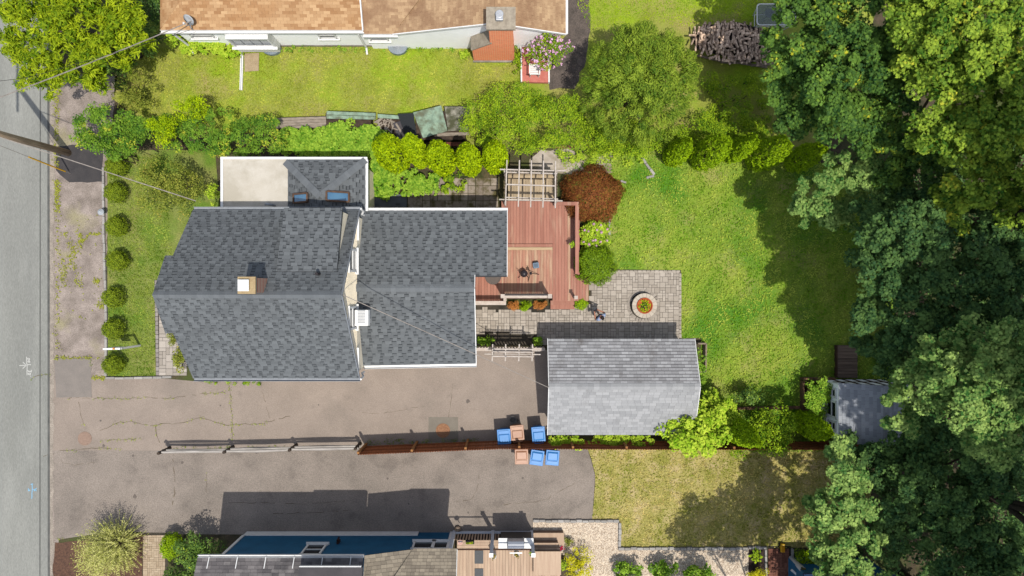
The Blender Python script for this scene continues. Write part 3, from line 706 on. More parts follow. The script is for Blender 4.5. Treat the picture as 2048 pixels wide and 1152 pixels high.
# gable windows and window air conditioner
window(H, (WX,1.1,5.25), 0.85, 1.15, (1,0,0)); window(H, (WX,-1.2,5.25), 0.85, 1.15, (1,0,0))
ac = thing('window_air_conditioner', 'white window air conditioner jutting from the gable wall', 'air conditioner', (WX+.03,-1.2,4.75))
MB().box(WX+.07,WX+.62,-1.52,-0.88,4.72,5.12).build('casing', m_white, ac, bevel=0.02)
gr = MB()
for k in range(9): gr.box(WX+.2,WX+.5,-1.4+k*0.06,-1.37+k*0.06,5.121,5.132)
gr.build('vent_grille', M('ac_grille', col(190,194,198)), ac)
# chimney
cx0, cx1, cy0, cy1 = -9.69, -9.14, -0.17, 0.36
ch = MB().box(cx0,cx1,cy0,cy1,6.6,8.22).build('chimney', M('chimney_brick', col(176,92,66,1.6), col(150,74,54,1.6), brick=(0.21,0.075,0.012,col(190,176,160),(R(90),0,0)), grain=0.15), H)
MB().box(cx0-.04,cx1+.04,cy0-.04,cy1+.04,8.222,8.30).build('chimney_crown', M('tan_cement', col(206,184,140), col(186,160,120), 8, grain=0.2), ch)
fl = MB().box(cx0+.05,cx0+.36,cy0+.1,cy1-.1,8.302,8.42); fl.add([(cx0+.01,cy0+.06,8.424),(cx0+.4,cy0+.06,8.424),(cx0+.4,cy1-.06,8.424),(cx0+.01,cy1-.06,8.424),(cx0+.205,(cy0+cy1)/2,8.5)],[(0,1,4),(1,2,4),(2,3,4),(3,0,4),(3,2,1,0)])
fl.build('chimney_cap', m_white, ch)
vp = P(637,548,6.9); MB().tube([(vp.x,vp.y,6.5),(vp.x,vp.y,7.2)],0.06,10).build('vent_pipe', M('dark_pipe', col(60,56,58)), H)
q = P(548,411,3.3); MB().tube([(q.x,q.y,3.24),(q.x,q.y,3.55),(q.x-.06,q.y,3.66),(q.x-.2,q.y+.02,3.66),(q.x-.27,q.y+.02,3.56)],0.055,8).build('goose_neck_vent', m_gut, H, smooth=True)
# skylights
m_cop = M('skylight_frame', col(120,92,74), col(100,78,64)); m_sky = M('skylight_glass', col(70,120,160), col(90,140,175), 2, grain=0, rough=0.08, spec=0.9)
for (px0,px1,py0,py1), hz in (((583,616,387,404),3.85),((658,697,385,403),3.8)):
    a = P(px0,py1,hz); b = P(px1,py0,hz); sgn = 1 if px0 < 640 else -1; sp_ = 0.93/1.63*sgn
    zc = lambda x: (HE+(x-hl)*0.93/1.63 if sgn > 0 else HE+(hr_-x)*0.93/1.69)+0.09
    fr = MB(); rr = [(a.x,a.y),(b.x,a.y),(b.x,b.y),(a.x,b.y)]
    for i in range(4):
        p0, p1 = rr[i], rr[(i+1)%4]; fr.bar((*p0,zc(p0[0])),(*p1,zc(p1[0])),0.07,0.14)
    sk = fr.build('skylight', m_cop, roofo)
# panes are sub-parts of the skylight frames: keep within three levels
    MB().slab([(x,y,zc(x)+.03) for x,y in ((a.x+.035,a.y+.035),(b.x-.035,a.y+.035),(b.x-.035,b.y-.035),(a.x+.035,b.y-.035))],0.03).build('skylight_pane', m_sky, roofo)
# cellar bulkhead
bk = thing('cellar_bulkhead', 'dark grey steel cellar doors beside the shingled annexe', 'bulkhead', P(780,405))
a = P(742,440,0.3); b = P(812,388,0.3)
MB().prism([(a.x,a.y),(b.x,a.y),(b.x,b.y),(a.x,b.y)],0,lambda x,y:0.22+0.28*(b.x-x)/(b.x-a.x)).build('base', m_conc, bk)
m_steel = M('dark_steel', col(92,100,110), col(74,82,92), 3, grain=0.1, rough=0.5)
ym = (a.y+b.y)/2
for y0, y1 in ((a.y,ym-.012),(ym+.012,b.y)):
    dd = MB().prism([(a.x-.03,y0),(b.x+.03,y0),(b.x+.03,y1),(a.x-.03,y1)],lambda x,y:0.224+0.28*(b.x-x)/(b.x-a.x),lambda x,y:0.26+0.28*(b.x-x)/(b.x-a.x)).build('door', m_steel, bk)
    yh = y1-.12 if y0 == a.y else y0+.12
    MB().tube([(b.x-.45,yh,0.34),(b.x-.45,yh,.44),(b.x-.28,yh,.42),(b.x-.28,yh,.32)],0.014,6).build('handle', m_deckroof, dd)
# satellite of small parts: cables on the wing
m_wire = M('grey_cable', col(190,180,170), col(160,152,144)); m_wireb = M('black_cable', col(50,48,48))
def wire(name, pts, r, mat, lab, sag=0.0, cat='cable'):
    b = MB(); q = []
    for i in range(len(pts)-1):
        a = Vector(pts[i]); c = Vector(pts[i+1])
        for j in range(13):
            t = j/12; p = a.lerp(c,t); p.z -= sag*4*t*(1-t); q.append(p)
    b.tube(q, r, 5); return b.build(name, mat, label=lab, cat=cat)
wire('service_cable', [P(686,590,7.2), P(1097,775,3.05)], 0.016, m_wire, 'pale service cable running from house gable to garage', 0.15)

# ------------------------------------------------------------------ white house
WH = thing('white_house', 'white sided house with tan shingle roof along the top edge', 'house', (-6,14,0))
m_ws = M('white_siding', col(244,245,246,2.1), col(238,239,240,2.1), 2, grain=0.03, rough=0.6)
eh = 2.25; ey = Y(60,eh); e2 = 2.12; ey2 = Y(68,e2)
w = MB(); w.prism([(-15.1,11.52),(-12.85,11.52),(-12.85,11.52),(-6.6,11.52),(-6.6,19),(-15.1,19)],0,2.17)
w.prism([(-6.598,11.4),(2.2,11.4),(2.2,19),(-6.598,19)],0,2.04)
GX0, GX1, GXR = -5.3, 2.4, -0.75; gz = 3.4
w.add([(GX0+.1,11.4,2.042),(2.2,11.4,2.042),(GXR,11.4,gz-.12),(GX0+.1,11.6,2.042),(2.2,11.6,2.042),(GXR,11.6,gz-.12)],[(0,1,2),(5,4,3),(0,3,4,1),(1,4,5,2),(2,5,3,0)])
w.build('wall', m_ws, WH)
tp = 0.42; rf = MB()
S1 = [(-15.58,ey,eh),(-6.6,ey,eh),(-6.6,15.3,eh+(15.3-ey)*tp),(-11.8,15.3,eh+(15.3-ey)*tp)]
S1[3] = (-15.58+(15.3-ey),15.3,eh+(15.3-ey)*tp)
SW = [(-15.58,19.3,eh),(-15.58,ey,eh),(-15.58+(15.3-ey),15.3,eh+(15.3-ey)*tp)]
S2 = [(-6.62,ey2,e2),(GX0,ey2,e2),(-2.2,14.6,e2+(14.6-ey2)*0.41),(-6.62,14.6,e2+(14.6-ey2)*0.41)]
GL = [(GX0,ey2+5,e2),(GX0,ey2,e2),(GXR,ey2+.0,gz),(GXR,19,gz)]
GR = [(GX1,ey2,e2+.02),(GX1,19,e2+.02),(GXR,19,gz),(GXR,ey2,gz)]
for s_ in (S1,SW,S2,GL,GR): rf.slab([Vector(p)-Vector((0,0,.01)) for p in s_],0.12)
NB = [(-15.58,19.4,eh),(2.4,19.4,eh),(2.4,15.3,eh+(15.3-ey)*tp),(-11.5,15.3,eh+(15.3-ey)*tp)]
rf.slab(NB,0.12)
m_tanu = M('tan_underlay', col(190,150,108), grain=0.15)
wr = rf.build('roof', m_tanu, WH)
m_tan = M('tan_shingle', col(176,128,84), col(232,192,144), attr=True, c3=col(200,150,100), s3=0.6, grain=0.14, gs=45, bump=0.2, t3=(0.5,0.9))
m_tan2 = M('brown_shingle', col(178,142,108), col(220,186,144), attr=True, c3=col(168,132,100), s3=0.8, grain=0.16, gs=45, bump=0.2)
S = Shingles(5); S.slope(S1,0.13,(0.3,0.3),'tab',vmax=2.6); S.slope(SW,0.13,(0.3,0.3),'tab',vmax=2.4)
S.finish(wr, m_tan, 170)
S = Shingles(6); S.slope(S2,0.13,(0.3,0.3),'tab',vmax=2.6); S.slope(GL,0.13,(0.3,0.3),'tab'); S.slope(GR,0.13,(0.3,0.3),'tab')
S.p = [q for q in S.p if q[1].v[0][1] < 13.6]; S.finish(wr, m_tan2, 130)
gutter(WH,(-15.6,ey,eh-.02),(-6.58,ey,eh-.02),0.14,m_white); gutter(WH,(-6.64,ey2,e2-.02),(GX0+.2,ey2,e2-.02),0.14,m_white)
MB().bar((GX0,ey2-.02,e2-.04),(GXR,ey2-.02,gz-.05),0.04,0.14).build('rake_board', m_white, WH); MB().bar((GXR,ey2-.02,gz-.05),(GX1,ey2-.02,e2-.02),0.04,0.14).build('rake_board', m_white, WH)
MB().bar((GX1+.04,ey2,e2-.02),(GX1+.04,19,e2-.02),0.1,0.12).build('gutter', m_white, WH)
MB().bar((-6.6,ey-.02,eh+.02),(-6.6,13.5,eh+.98),0.05,0.14).build('rake_board', m_white, WH)
for px0, py0 in ((388,85),(485,100),(735,97)):
    b0 = P(px0,py0); MB().tube([(b0.x,11.42,2.16),(b0.x,11.36,2.0),(b0.x,11.36,.25),(b0.x,11.1,.08)],0.05,6).build('downspout', m_white, WH)
window(WH,(X(652,1.6),11.52,1.5),0.75,0.75,(0,-1,0)); window(WH,(X(756,1.6),11.4,1.45),0.8,0.6,(0,-1,0)); window(WH,(X(400,1.6),11.52,1.5),1.0,0.6,(0,-1,0))
# bay of glazed panels
bx0, bx1 = X(462,1.4), X(545,1.4)
bay = MB().box(bx0,bx1,11.12,11.5,0.35,0.95).box(bx0,bx0+.08,11.12,11.5,.952,1.9).box(bx1-.08,bx1,11.12,11.5,.952,1.9).box(bx0,bx1,11.12,11.5,1.902,2.02).build('bay_window', m_white, WH)
for k in range(4):
    x0 = bx0+.1+k*(bx1-bx0-.2)/4; MB().box(x0+.02,x0+(bx1-bx0-.2)/4-.02,11.2,11.24,.98,1.89).build('pane', M('pale_glass', col(196,200,204), col(176,182,190), 3, rough=0.15), bay)
MB().box(bx0-.1,bx1+.1,11.0,11.13,.96,1.02).build('sill', m_white, bay)
MB().box(-15.1,-6.6,11.49,11.518,0,0.16).build('foundation', m_conc, WH)
# exterior brick chimney
cy = 10.81; chb = MB()
chb.box(-.975,.05,cy,11.42,0,4.08).box(-1.81,-.977,cy,11.38,0,1.55)
chb.add([(-1.81,cy,1.552),(-.977,cy,1.552),(-.977,cy,2.35),(-1.81,11.5,1.552),(-.977,11.5,1.552),(-.977,11.5,2.35)],[(0,1,2),(5,4,3),(0,3,4,1),(1,4,5,2),(2,5,3,0)])
chb.add([(.05,cy,0),(.12,cy,0),(.05,cy,2.2),(.05,11.5,0),(.12,11.5,0),(.05,11.5,2.2)],[(0,1,2),(5,4,3),(1,4,5,2)])
chm = chb.build('chimney', M('orange_brick', col(226,110,66,2.3), col(206,92,54,2.3), brick=(0.2,0.068,0.012,col(236,190,150,1.9),(R(90),0,0)), grain=0.12), WH)
m_cem = M('weathered_cement', col(196,184,164), col(168,156,138), 6, grain=0.2, bump=0.2)
MB().box(-1.07,.15,cy-.09,11.66,4.082,4.2).build('chimney_crown', m_cem, chm)
MB().slab([(-1.86,cy-.05,1.6),(-.93,cy-.05,2.47),(-.93,11.55,2.47),(-1.86,11.55,1.6)],.07).build('shoulder_cap', m_cem, chm)
MB().box(-1.85,.16,cy-.08,cy-.002,0,.09).build('footing', m_conc, chm)
c = P(999,30,4.3); MB().lathe((c.x,c.y,4.2),[(.13,0),(.13,.18),(.17,.19),(.17,.24)],16).box(c.x-.15,c.x+.15,c.y-.25,c.y+.02,4.25,4.43).build('flue_cap', M('galvanised', col(225,228,232), col(200,204,210), 6, rough=0.4, metal=0.3), chm, bevel=0.02)
# dish, splash pieces, window wells
d0 = P(384,58,2.35); di = thing('satellite_dish', 'grey satellite dish on the eave of the tan roof', 'satellite dish', d0)
MB().tube([(d0.x,d0.y,2.26),(d0.x+.02,d0.y-.02,2.5),(d0.x+.08,d0.y+.12,2.7)],0.025,6).build('mast', m_gut, di)
dish = MB(); rings = [(0.02,-.06),(0.15,-.045),(.28,0),(.29,.012),(.15,-.02),(.02,-.035)]
dish.lathe((0,0,0),rings,24,False,1.0,0.85); mt = Matrix.Translation(Vector((d0.x+.06,d0.y+.25,2.78))) @ Euler((R(48),R(-38),0)).to_matrix().to_4x4()
dish.v = [tuple(mt @ Vector(q)) for q in dish.v]; dish.build('reflector', M('dish_grey', col(214,218,222), col(200,205,210), 3), di, smooth=True)
e = mt @ Vector((0,0,0.34)); MB().tube([mt @ Vector((0,-.25,0)), mt @ Vector((0,-.12,.28)), e],0.014,5).build('feed_arm', m_gut, di)
MB().tube([e, e+Vector((.03,.03,.05))],0.04,8).build('receiver', m_white, di)
ext = thing('downspout_extension', 'long white downspout extension lying on the yellow lawn', 'drainpipe', P(484,112))
b = MB(); a0 = P(485,112); a1 = P(483,181); b.bar((a0.x,a0.y,.06),(a1.x,a1.y,.05),.13,.09); b.build('channel', m_white, ext, bevel=0.01)
b = MB(); b.bar((a0.x,a0.y,.108),(a1.x,a1.y,.098),.03,.012); b.build('seam_rib', m_gut, ext)
b = MB().prism([(P(x,y).x,P(x,y).y) for x,y in ((489,108),(519,106),(518,142),(490,144))],0.005,0.06); b.build('splash_pad', M('sandy_pad', col(206,184,150), col(188,166,132), 5, grain=0.2, bump=0.4), None, bevel=0.02, label='sandy concrete pad on the grass beside the downspout extension', cat='concrete pad')
m_well = M('well_cover', col(150,166,176), col(128,146,158), 3, rough=0.3, spec=0.5)
for (px,py,rr), lab in (((545,94,.48),'blue grey window well cover near the bay window'),((797,92,.46),'blue grey window well cover below the small right window')):
    c = P(px,py); t = thing('window_well', lab, 'window well', (c.x,11.38,0)); m = MB(); n = 12
    pts = [(c.x+rr*math.cos(math.pi*(1+i/n)), 11.4+rr*.75*math.sin(math.pi*(1+i/n))) for i in range(n+1)]
    m.prism(pts,.0,lambda x,y:.2+.25*(y-11.0)); m.build('bubble', m_well, t, bevel=.02)
    for k in range(1,n): 
        m = MB(); m.bar((c.x,11.39,.315),(pts[k][0],pts[k][1],.215+.25*(pts[k][1]-11.0)),.02,.02); m.build('rib', m_gut, t)
# ------------------------------------------------------------------ garage
GA = thing('garage', 'weathered pale grey shingle roof garage beside the patio', 'garage', (4.9,-4.4,0))
ge, grz = 2.1, 3.0; gx0, gx1 = 1.6, 8.14; gn, gr_, gs_ = -2.27, -4.26, -6.56
w = MB().prism([(gx0+.18,gn-.2),(gx1-.2,gn-.2),(gx1-.2,gs_+.2),(gx0+.18,gs_+.2)],0,2.02)
for x0, x1 in ((gx0+.18,gx0+.28),(gx1-.3,gx1-.2)):
    w.add([(x,y,z) for x in (x0,x1) for y,z in ((gs_+.2,2.022),(gn-.2,2.022),(gr_,grz-.1))],[(0,1,2),(5,4,3),(0,3,4,1),(1,4,5,2),(2,5,3,0)])
w.build('wall', m_ws, GA)
GN = [(gx0,gn,ge),(gx1,gn,ge),(gx1,gr_,grz),(gx0,gr_,grz)]; GS = [(gx0,gs_,1.98),(gx1,gs_,1.98),(gx1,gr_,grz),(gx0,gr_,grz)]
rf = MB().slab([Vector(p)-Vector((0,0,.01)) for p in GN],.1).slab([Vector(p)-Vector((0,0,.01)) for p in GS],.1)
gro = rf.build('roof', M('pale_underlay', col(90,88,88), grain=0.1), GA)
m_shG = M('weathered_shingle', col(150,152,154), col(200,201,202), attr=True, c3=col(128,126,126), s3=0.9, grain=0.13, gs=50, bump=0.25, t3=(0.62,0.9))
m_shG2 = M('stained_shingle', col(104,102,104), col(202,203,205), attr=True, c3=col(112,106,102), s3=1.2, grain=0.18, gs=40, bump=0.25, t3=(0.55,0.85))
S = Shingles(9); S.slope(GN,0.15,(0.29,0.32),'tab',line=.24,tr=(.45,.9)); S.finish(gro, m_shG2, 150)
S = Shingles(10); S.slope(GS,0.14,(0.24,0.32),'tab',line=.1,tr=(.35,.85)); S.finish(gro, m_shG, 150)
ridge_caps(gro,(gx0,gr_,grz),(gx1,gr_,grz),(0,2,-.85),(0,-2.2,-.9),.15,.24,m_shG,lift=.025)
for y,z in ((gn,ge),(gs_,1.98)):
    for x in (gx0-.01,gx1+.01): MB().bar((x,y,z-.06),(x,gr_,grz-.06),.03,.12).build('rake_board', m_white, GA)
dr = MB().box(gx0+.14,gx0+.178,-5.6,-3.0,.02,1.95)
dro = dr.build('garage_door', m_white, GA)
for k in range(4): MB().box(gx0+.12,gx0+.139,-5.5,-3.1,.1+k*.46,.5+k*.46).build('door_panel', m_white, dro, bevel=.01)
fb = thing('raised_bed_frame', 'thin wooden plant frame against the garage end wall', 'garden frame', P(1400,710))
m_oldw = M('weathered_wood', col(176,158,138), col(140,124,108), 5, grain=0.25, gs=30, stretch=(1,4,1))
for a, b in (((1392,686),(1408,686)),((1408,686),(1407,742)),((1407,742),(1394,742))):
    p, q = P(*a), P(*b); MB().bar((p.x,p.y,.2),(q.x,q.y,.2),.07,.4).build('board', m_oldw, fb)

# ------------------------------------------------------------------ shed / playhouse
SH = thing('garden_shed', 'small white shed with grey roof tucked under the maples', 'shed', (16,-5.5,0))
sx0, sxr, sx1, sy0, sy1 = 14.5, 16.05, 17.6, -6.86, -4.22; se, sr = 2.2, 3.0
w = MB().prism([(sx0+.12,sy0+.12),(sx1-.12,sy0+.12),(sx1-.12,sy1-.12),(sx0+.12,sy1-.12)],.1,2.12)
for y0, y1 in ((sy0+.12,sy0+.2),(sy1-.2,sy1-.12)):
    w.add([(x,y,z) for y in (y0,y1) for x,z in ((sx0+.12,2.122),(sx1-.12,2.122),(sxr,sr-.1))],[(2,1,0),(3,4,5),(1,4,3,0),(2,5,4,1),(0,3,5,2)])
w.build('wall', m_ws, SH)
SA = [(sx0,sy1,se),(sx0,sy0,se),(sxr,sy0,sr),(sxr,sy1,sr)]; SB = [(sx1,sy0,se),(sx1,sy1,se),(sxr,sy1,sr),(sxr,sy0,sr)]
rf = MB().slab([Vector(p)-Vector((0,0,.01)) for p in SA],.08).slab([Vector(p)-Vector((0,0,.01)) for p in SB],.08)
sro = rf.build('roof', m_deckroof, SH)
S = Shingles(12); S.slope(SA,0.15,(0.28,0.32),'tab'); S.slope(SB,0.15,(0.28,0.32),'tab'); S.finish(sro, M('shed_shingle', col(150,156,166), col(200,205,212), attr=True, grain=0.15), 250)
window(SH,(sx0+.12,-5.5,1.35),0.7,0.9,(-1,0,0)); window(SH,(sx0+.12,-4.75,1.4),0.35,0.7,(-1,0,0)); window(SH,(sx0+.12,-6.25,1.4),0.35,0.7,(-1,0,0))
m_dkw = M('dark_brown_wood', col(96,66,48), col(70,48,38), 5, grain=0.25)
for k in range(5): 
    x = 15.1+k*.5; MB().box(x,x+.09,sy1-.119,sy1-.09,.15,2.3 if abs(x-sxr)<.6 else 2.1).build('batten', m_dkw, SH)
MB().box(14.7,17.4,sy1-.09,sy1-.065,1.2,1.29).build('batten', m_dkw, SH)
rp = thing('plank_ramp', 'dark wooden plank ramp above the white shed', 'ramp', P(1705,720))
for k in range(10):
    y = Y(690)-.0-k*.155; 
    if y < sy1+.02: break
    MB().box(15.4,16.35,y-.145,y,.08,.2+random.uniform(-.006,.006)).build('plank', M('ramp_plank', col(150,128,110), col(112,94,80), 3, grain=.2, objrand=.2, stretch=(.3,4,1)), rp)
MB().box(15.34,15.395,sy1,Y(690),.0,.24).build('side_board', m_dkw, rp)

# ------------------------------------------------------------------ timber garden frames
m_tim = M('timber', col(150,116,84), col(112,84,62), 4, grain=.25, gs=30)
tf = thing('timber_bed_frame', 'open timber bed frame left of the white shed', 'garden frame', P(1605,760))
for a, b, z in (((1600,756),(1665,756),.35),((1601,760),(1601,815),.35),((1611,762),(1611,812),.5),((1600,816),(1616,816),.35),((1600,757),(1600,757.5),.6)):
    p, q = P(*a), P(*b); MB().bar((p.x,p.y,z/2),(q.x,q.y-.001,z/2),.09,z).build('beam', m_tim, tf)
te = thing('timber_edging', 'long low timber edging behind the garage shrubs', 'edging', P(1470,815))
p, q = P(1455,816), P(1598,814); 
for k in range(3):
    a = p.lerp(q,k/3); b = p.lerp(q,(k+1)/3-.005); MB().bar((a.x,a.y,.09),(b.x,b.y,.09),.12,.18).build('beam', m_tim, te)

# ------------------------------------------------------------------ blue house (bottom edge)
BH = thing('blue_house', 'dark blue house with white trimmed windows and grey roofs at the bottom', 'house', (-9,-13,0))
m_blue = M('blue_siding', col(26,92,128,1.7), col(18,80,114,1.7), 2, grain=.05, rough=.6)
by = Y(1064); be = 4.3; bey = Y(1116,be)
wx0, wx1, wx2 = X(494), X(772), X(840)
w = MB().prism([(wx0,by-7),(X(906),by-7),(X(906),by-.02),(wx0,by)],0,3.95)
w.build('wall', m_blue, BH)
MB().box(wx0-.0,X(838),by+.002,by+.03,.0,.5).build('foundation_board', m_white, BH)
MB().box(X(902)-.04,X(906),by-.01,by+.03,.02,3.9).build('corner_board', m_white, BH)
MB().box(wx0-.03,wx0+.09,by+.003,by+.045,.5,3.94).build('corner_board', m_white, BH)
window(BH,(X(628,2.2),by-.0,2.25),.8,1.15,(0,1,0)); window(BH,(X(846,1.7),by-.015,1.7),.85,.8,(0,1,0),bars=0); window(BH,(X(884,1.7),by-.018,1.7),.75,.8,(0,1,0),bars=0)
lf = MB().bar((X(679,1.2),by+.05,1.2),(X(679,1.2),by+.05,1.55),.12,.1).tube([(X(679,1.2),by+.05,1.5),(X(679,1.2),by+.2,1.6),(X(679,1.2),by+.22,1.3)],.045,6)
lf.build('wall_lantern', M('dark_bronze', col(70,44,40)), BH)
b_l, b_r = X(395,be), X(726,be)
BS = [(b_r,bey,be),(b_l,bey,be),(b_l,bey-3.6,be+1.9),(b_r,bey-3.6,be+1.9)]; BN = [(b_l,bey-7.2,be),(b_r,bey-7.2,be),(b_r,bey-3.6,be+1.9),(b_l,bey-3.6,be+1.9)]
x3, x4 = X(726,4.5), X(912,4.5); vx = X(826,4.2)
yA, yB = Y(1113,be), Y(1098,4.1)
B2 = [(vx,yB,4.1),(x3,yA,be),(x3,yA-3,be+1.5),(vx-.9,yB-1.3,4.9)]
B3 = [(x4,yB+.02,4.1),(vx,yB+.02,4.1),(vx-1.6,yB-2.2,5.0),(x4,yB-2.2,5.0)]
rf = MB()
for s_ in (BS,BN,B3): rf.slab([Vector(p)-Vector((0,0,.012)) for p in s_],.1)
rf.slab([Vector(p)-Vector((0,0,.03)) for p in [(vx+.1,yB,4.1),(x3,yA,4.2),(x3,yA-3,5.2),(vx+.1,yB-3,5.1)]],.1)
bro = rf.build('roof', m_deckroof, BH)
m_shB = M('mottled_shingle', col(96,92,94), col(160,154,152), attr=True, c3=col(80,78,80), s3=.9, grain=.18, gs=40, t3=(.45,.7))
m_shB2 = M('tan_slate', col(132,122,108), col(176,164,144), attr=True, grain=.15, gs=40)
S = Shingles(14); S.slope(BS,.145,(.22,.4),'tab',vmax=2.6); S.finish(bro, m_shB, 150)
S = Shingles(15); S.slope([(vx+.1,yB,4.1),(x3,yA,4.2),(x3,yA-3,5.2),(vx+.1,yB-3,5.1)],.15,(.16,.3),'tab',vmax=2.6); S.slope(B3,.13,(.14,.26),'tab',vmax=2.4,lift=.02); S.finish(bro, m_shB2, 150)
gutter(BH,(b_l,bey,be-.02),(b_r+.02,bey,be-.02),.12,m_white,(0,1,0))
for k in range(6):
    x = b_l+.5+k*1.17; MB().bar((x,bey+.06,be+.03),(x-.02,bey-.35,be+.21),.03,.03).build('gutter_strap', m_white, BH)
dz = MB().box(X(605,5.0),X(715,5.0),Y(1190,5.0),Y(1140,5.0),be+.3,4.95); dz.build('dormer_wall', m_blue, BH)
MB().bar((X(598,5.1),Y(1136,5.1),5.02),(X(722,5.1),Y(1136,5.1),5.02),.12,.12).build('dormer_trim', m_white, BH)
MB().bar((X(604,4.9),Y(1139,4.9)+.02,4.9),(X(598,5.1),Y(1139,5.1)+.02,5.0),.06,.14,up=(0,1,0)).build('dormer_trim', m_white, BH)
MB().slab([(X(596,5.2),Y(1137,5.2),5.1),(X(724,5.2),Y(1137,5.2),5.1),(X(724,5.2),Y(1200,5.2),5.4),(X(596,5.2),Y(1200,5.2),5.4)],.1).build('dormer_roof', m_shB, BH)
MB().bar((x4-.0,yB-.06,4.0),(x4-.0,yB-2.5,5.05),.05,.14).build('rake_board', m_white, BH)
# deck of the blue house
m_bdk = M('tan_deck_board', col(224,196,168), col(206,176,150), 1.5, grain=.12, objrand=.1, stretch=(6,.5,1))
BD = thing('rear_deck', 'tan plank deck attached to the blue house', 'deck', P(1010,1120,1.3))
dh = 1.0; x = X(914,dh)
while x < X(1118,dh): MB().box(x,x+.132,Y(1200,dh),Y(1096,dh),dh-.04,dh+random.uniform(-.003,.003)).build('deck_board', m_bdk, BD); x += .14
for k in range(3): MB().box(X(914,dh),X(1063,dh),Y(1096,dh)+.004+k*.12,Y(1096,dh)+.116+k*.12,dh-.04,dh).build('deck_board', m_bdk, BD)
m_gry = M('grey_rail', col(190,196,204,1.9), col(176,182,190,1.9), 3, rough=.6)
ry = Y(1063)
for px in (909,986,1063):
    MB().box(X(px)-.07,X(px)+.07,ry-.07,ry+.07,0,2.85).build('rail_post', m_gry, BD); MB().box(X(px)-.09,X(px)+.09,ry-.09,ry+.09,2.852,2.9).build('post_cap', m_white, BD)
MB().box(X(909)+.07,X(1063)-.07,ry-.04,ry+.05,.06,.2).build('skirt_beam', m_gry, BD)
MB().box(X(909)+.07,X(1063)-.07,ry-.02,ry+.03,2.2,2.27).build('top_rail', m_dkw, BD)
MB().box(X(914,dh),X(1063,dh),ry-.16,ry-.1,.0,dh-.05).build('skirt', M('dark_skirt', col(54,44,40)), BD)
for k in range(27):
    x = X(912)+k*(X(1060)-X(912))/26; MB().box(x-.035,x+.035,ry-.06,ry-.03,.2,dh-.05).build('skirt_slat', m_bdk, BD)
st = thing('deck_steps', 'wide tan wooden steps wrapping the deck corner beside the pebbles', 'steps', P(1100,1090))
for k,(x0,x1,y0,y1,z) in enumerate(((1067,1128,1066,1100,.42),(1067,1117,1086,1100,.8),(1067,1122,1103,1150,1.26))):
    o = MB().box(X(x0,z),X(x1,z),Y(y1,z),Y(y0,z),z-.06,z).build('tread', m_bdk, st); MB().box(X(x0,z)+.02,X(x1,z)-.02,Y(y1,z)+.02,Y(y0,z)-.02,0,z-.062).build('riser', M('dark_riser', col(150,126,108)), o)
gl = thing('gas_grill', 'stainless gas grill with white side shelves on the tan deck', 'grill', P(1036,1095,dh))
gx, gy = X(1032,2.3), Y(1097,2.3)
MB().box(gx-.7,gx+.7,gy-.28,gy+.28,dh,dh+.75).build('cabinet', M('black_metal', col(48,48,52), rough=.4), gl)
m_ss = M('stainless', col(226,228,232), col(205,210,218), 2, grain=.04, rough=.25, metal=.6)
lid = MB(); n = 8
for i in range(n):
    t0, t1 = math.pi*i/n, math.pi*(i+1)/n
    lid.add([(gx+s_*.36,gy+.27*math.cos(t),dh+.78+.3*math.sin(t)) for t in (t0,t1) for s_ in (-1,1)],[(0,1,3,2)])
lid.build('lid', m_ss, gl, smooth=True)
for s_ in (-1,1): MB().box(gx+s_*.58-.21,gx+s_*.58+.21,gy-.27,gy+.27,dh+.752,dh+.8).build('side_shelf', m_white, gl, bevel=.01)
MB().tube([(gx-.28,gy-.33,dh+.95),(gx+.28,gy-.33,dh+.95)],.02,6).build('lid_handle', m_ss, gl)
m_potw = M('white_pot', col(240,240,240), col(225,225,225), 4, rough=.4); m_potb = M('blue_pot', col(60,90,140), col(50,74,120), 4, rough=.3)
def pot(px, py, h, r, mat, lab, leafmat, z0):
    c = P(px,py,h); t = thing('flower_pot', lab, 'flower pot', (c.x,c.y,z0))
    MB().lathe((c.x,c.y,z0),[(r*.7,0),(r,h-z0),(r*.84,h-z0),(r*.78,h-z0-.05)],20).build('pot', mat, t, smooth=False)
    n = 60; p = np.stack([c.x+RNG.normal(size=n)*r*.4, c.y+RNG.normal(size=n)*r*.4, h+.06*RNG.random(n)],1)
    leaves('plant', p, RNG.normal(size=(n,3))*.5+np.array([0,0,1]), .09, leafmat, t, .5)
LMp = LM('pot_leaf', col(90,96,44), col(176,150,90), .2)
pot(1033,1109,1.7,.13,m_potw,'white round pot of dry plants in front of the grill',LMp,dh); pot(987,1113,1.7,.13,m_potw,'white round pot left of the grill by a post',LMp,dh)
pot(1064,1107,1.8,.12,m_potb,'blue pot of green plants by the deck corner post',LMW,dh); pot(1122,1097,.45,.12,m_potb,'small blue and red pot below the deck steps',LM('red_leaf', col(150,40,60), col(190,70,90), .2),0)
for py, lab in ((1114,'dark grey door mat nearer the deck railing'),(1150,'dark grey door mat at the bottom edge of the deck')):
    c = P(958,py,dh); MB().box(c.x-.2,c.x+.2,c.y-.3,c.y+.3,dh+.006,dh+.025).build('door_mat', M('grey_mat', col(112,114,116), col(96,98,100), 14, grain=.2, stretch=(8,1,1)), None, label=lab, cat='door mat')
tr = thing('flower_trough', 'narrow dark trough of seedlings on the tan deck', 'planter', P(942,1091,dh)); c = P(939,1091,1.5)
MB().box(c.x-.19,c.x+.19,c.y-.07,c.y+.07,dh+.002,dh+.16).build('trough', M('black_plastic', col(40,40,42)), tr)
leaves('plant', np.stack([c.x+RNG.uniform(-.15,.15,24),c.y+RNG.uniform(-.05,.05,24),np.full(24,dh+.2)],1), RNG.normal(size=(24,3))*.5+np.array([0,0,1]), .07, LMW, tr)
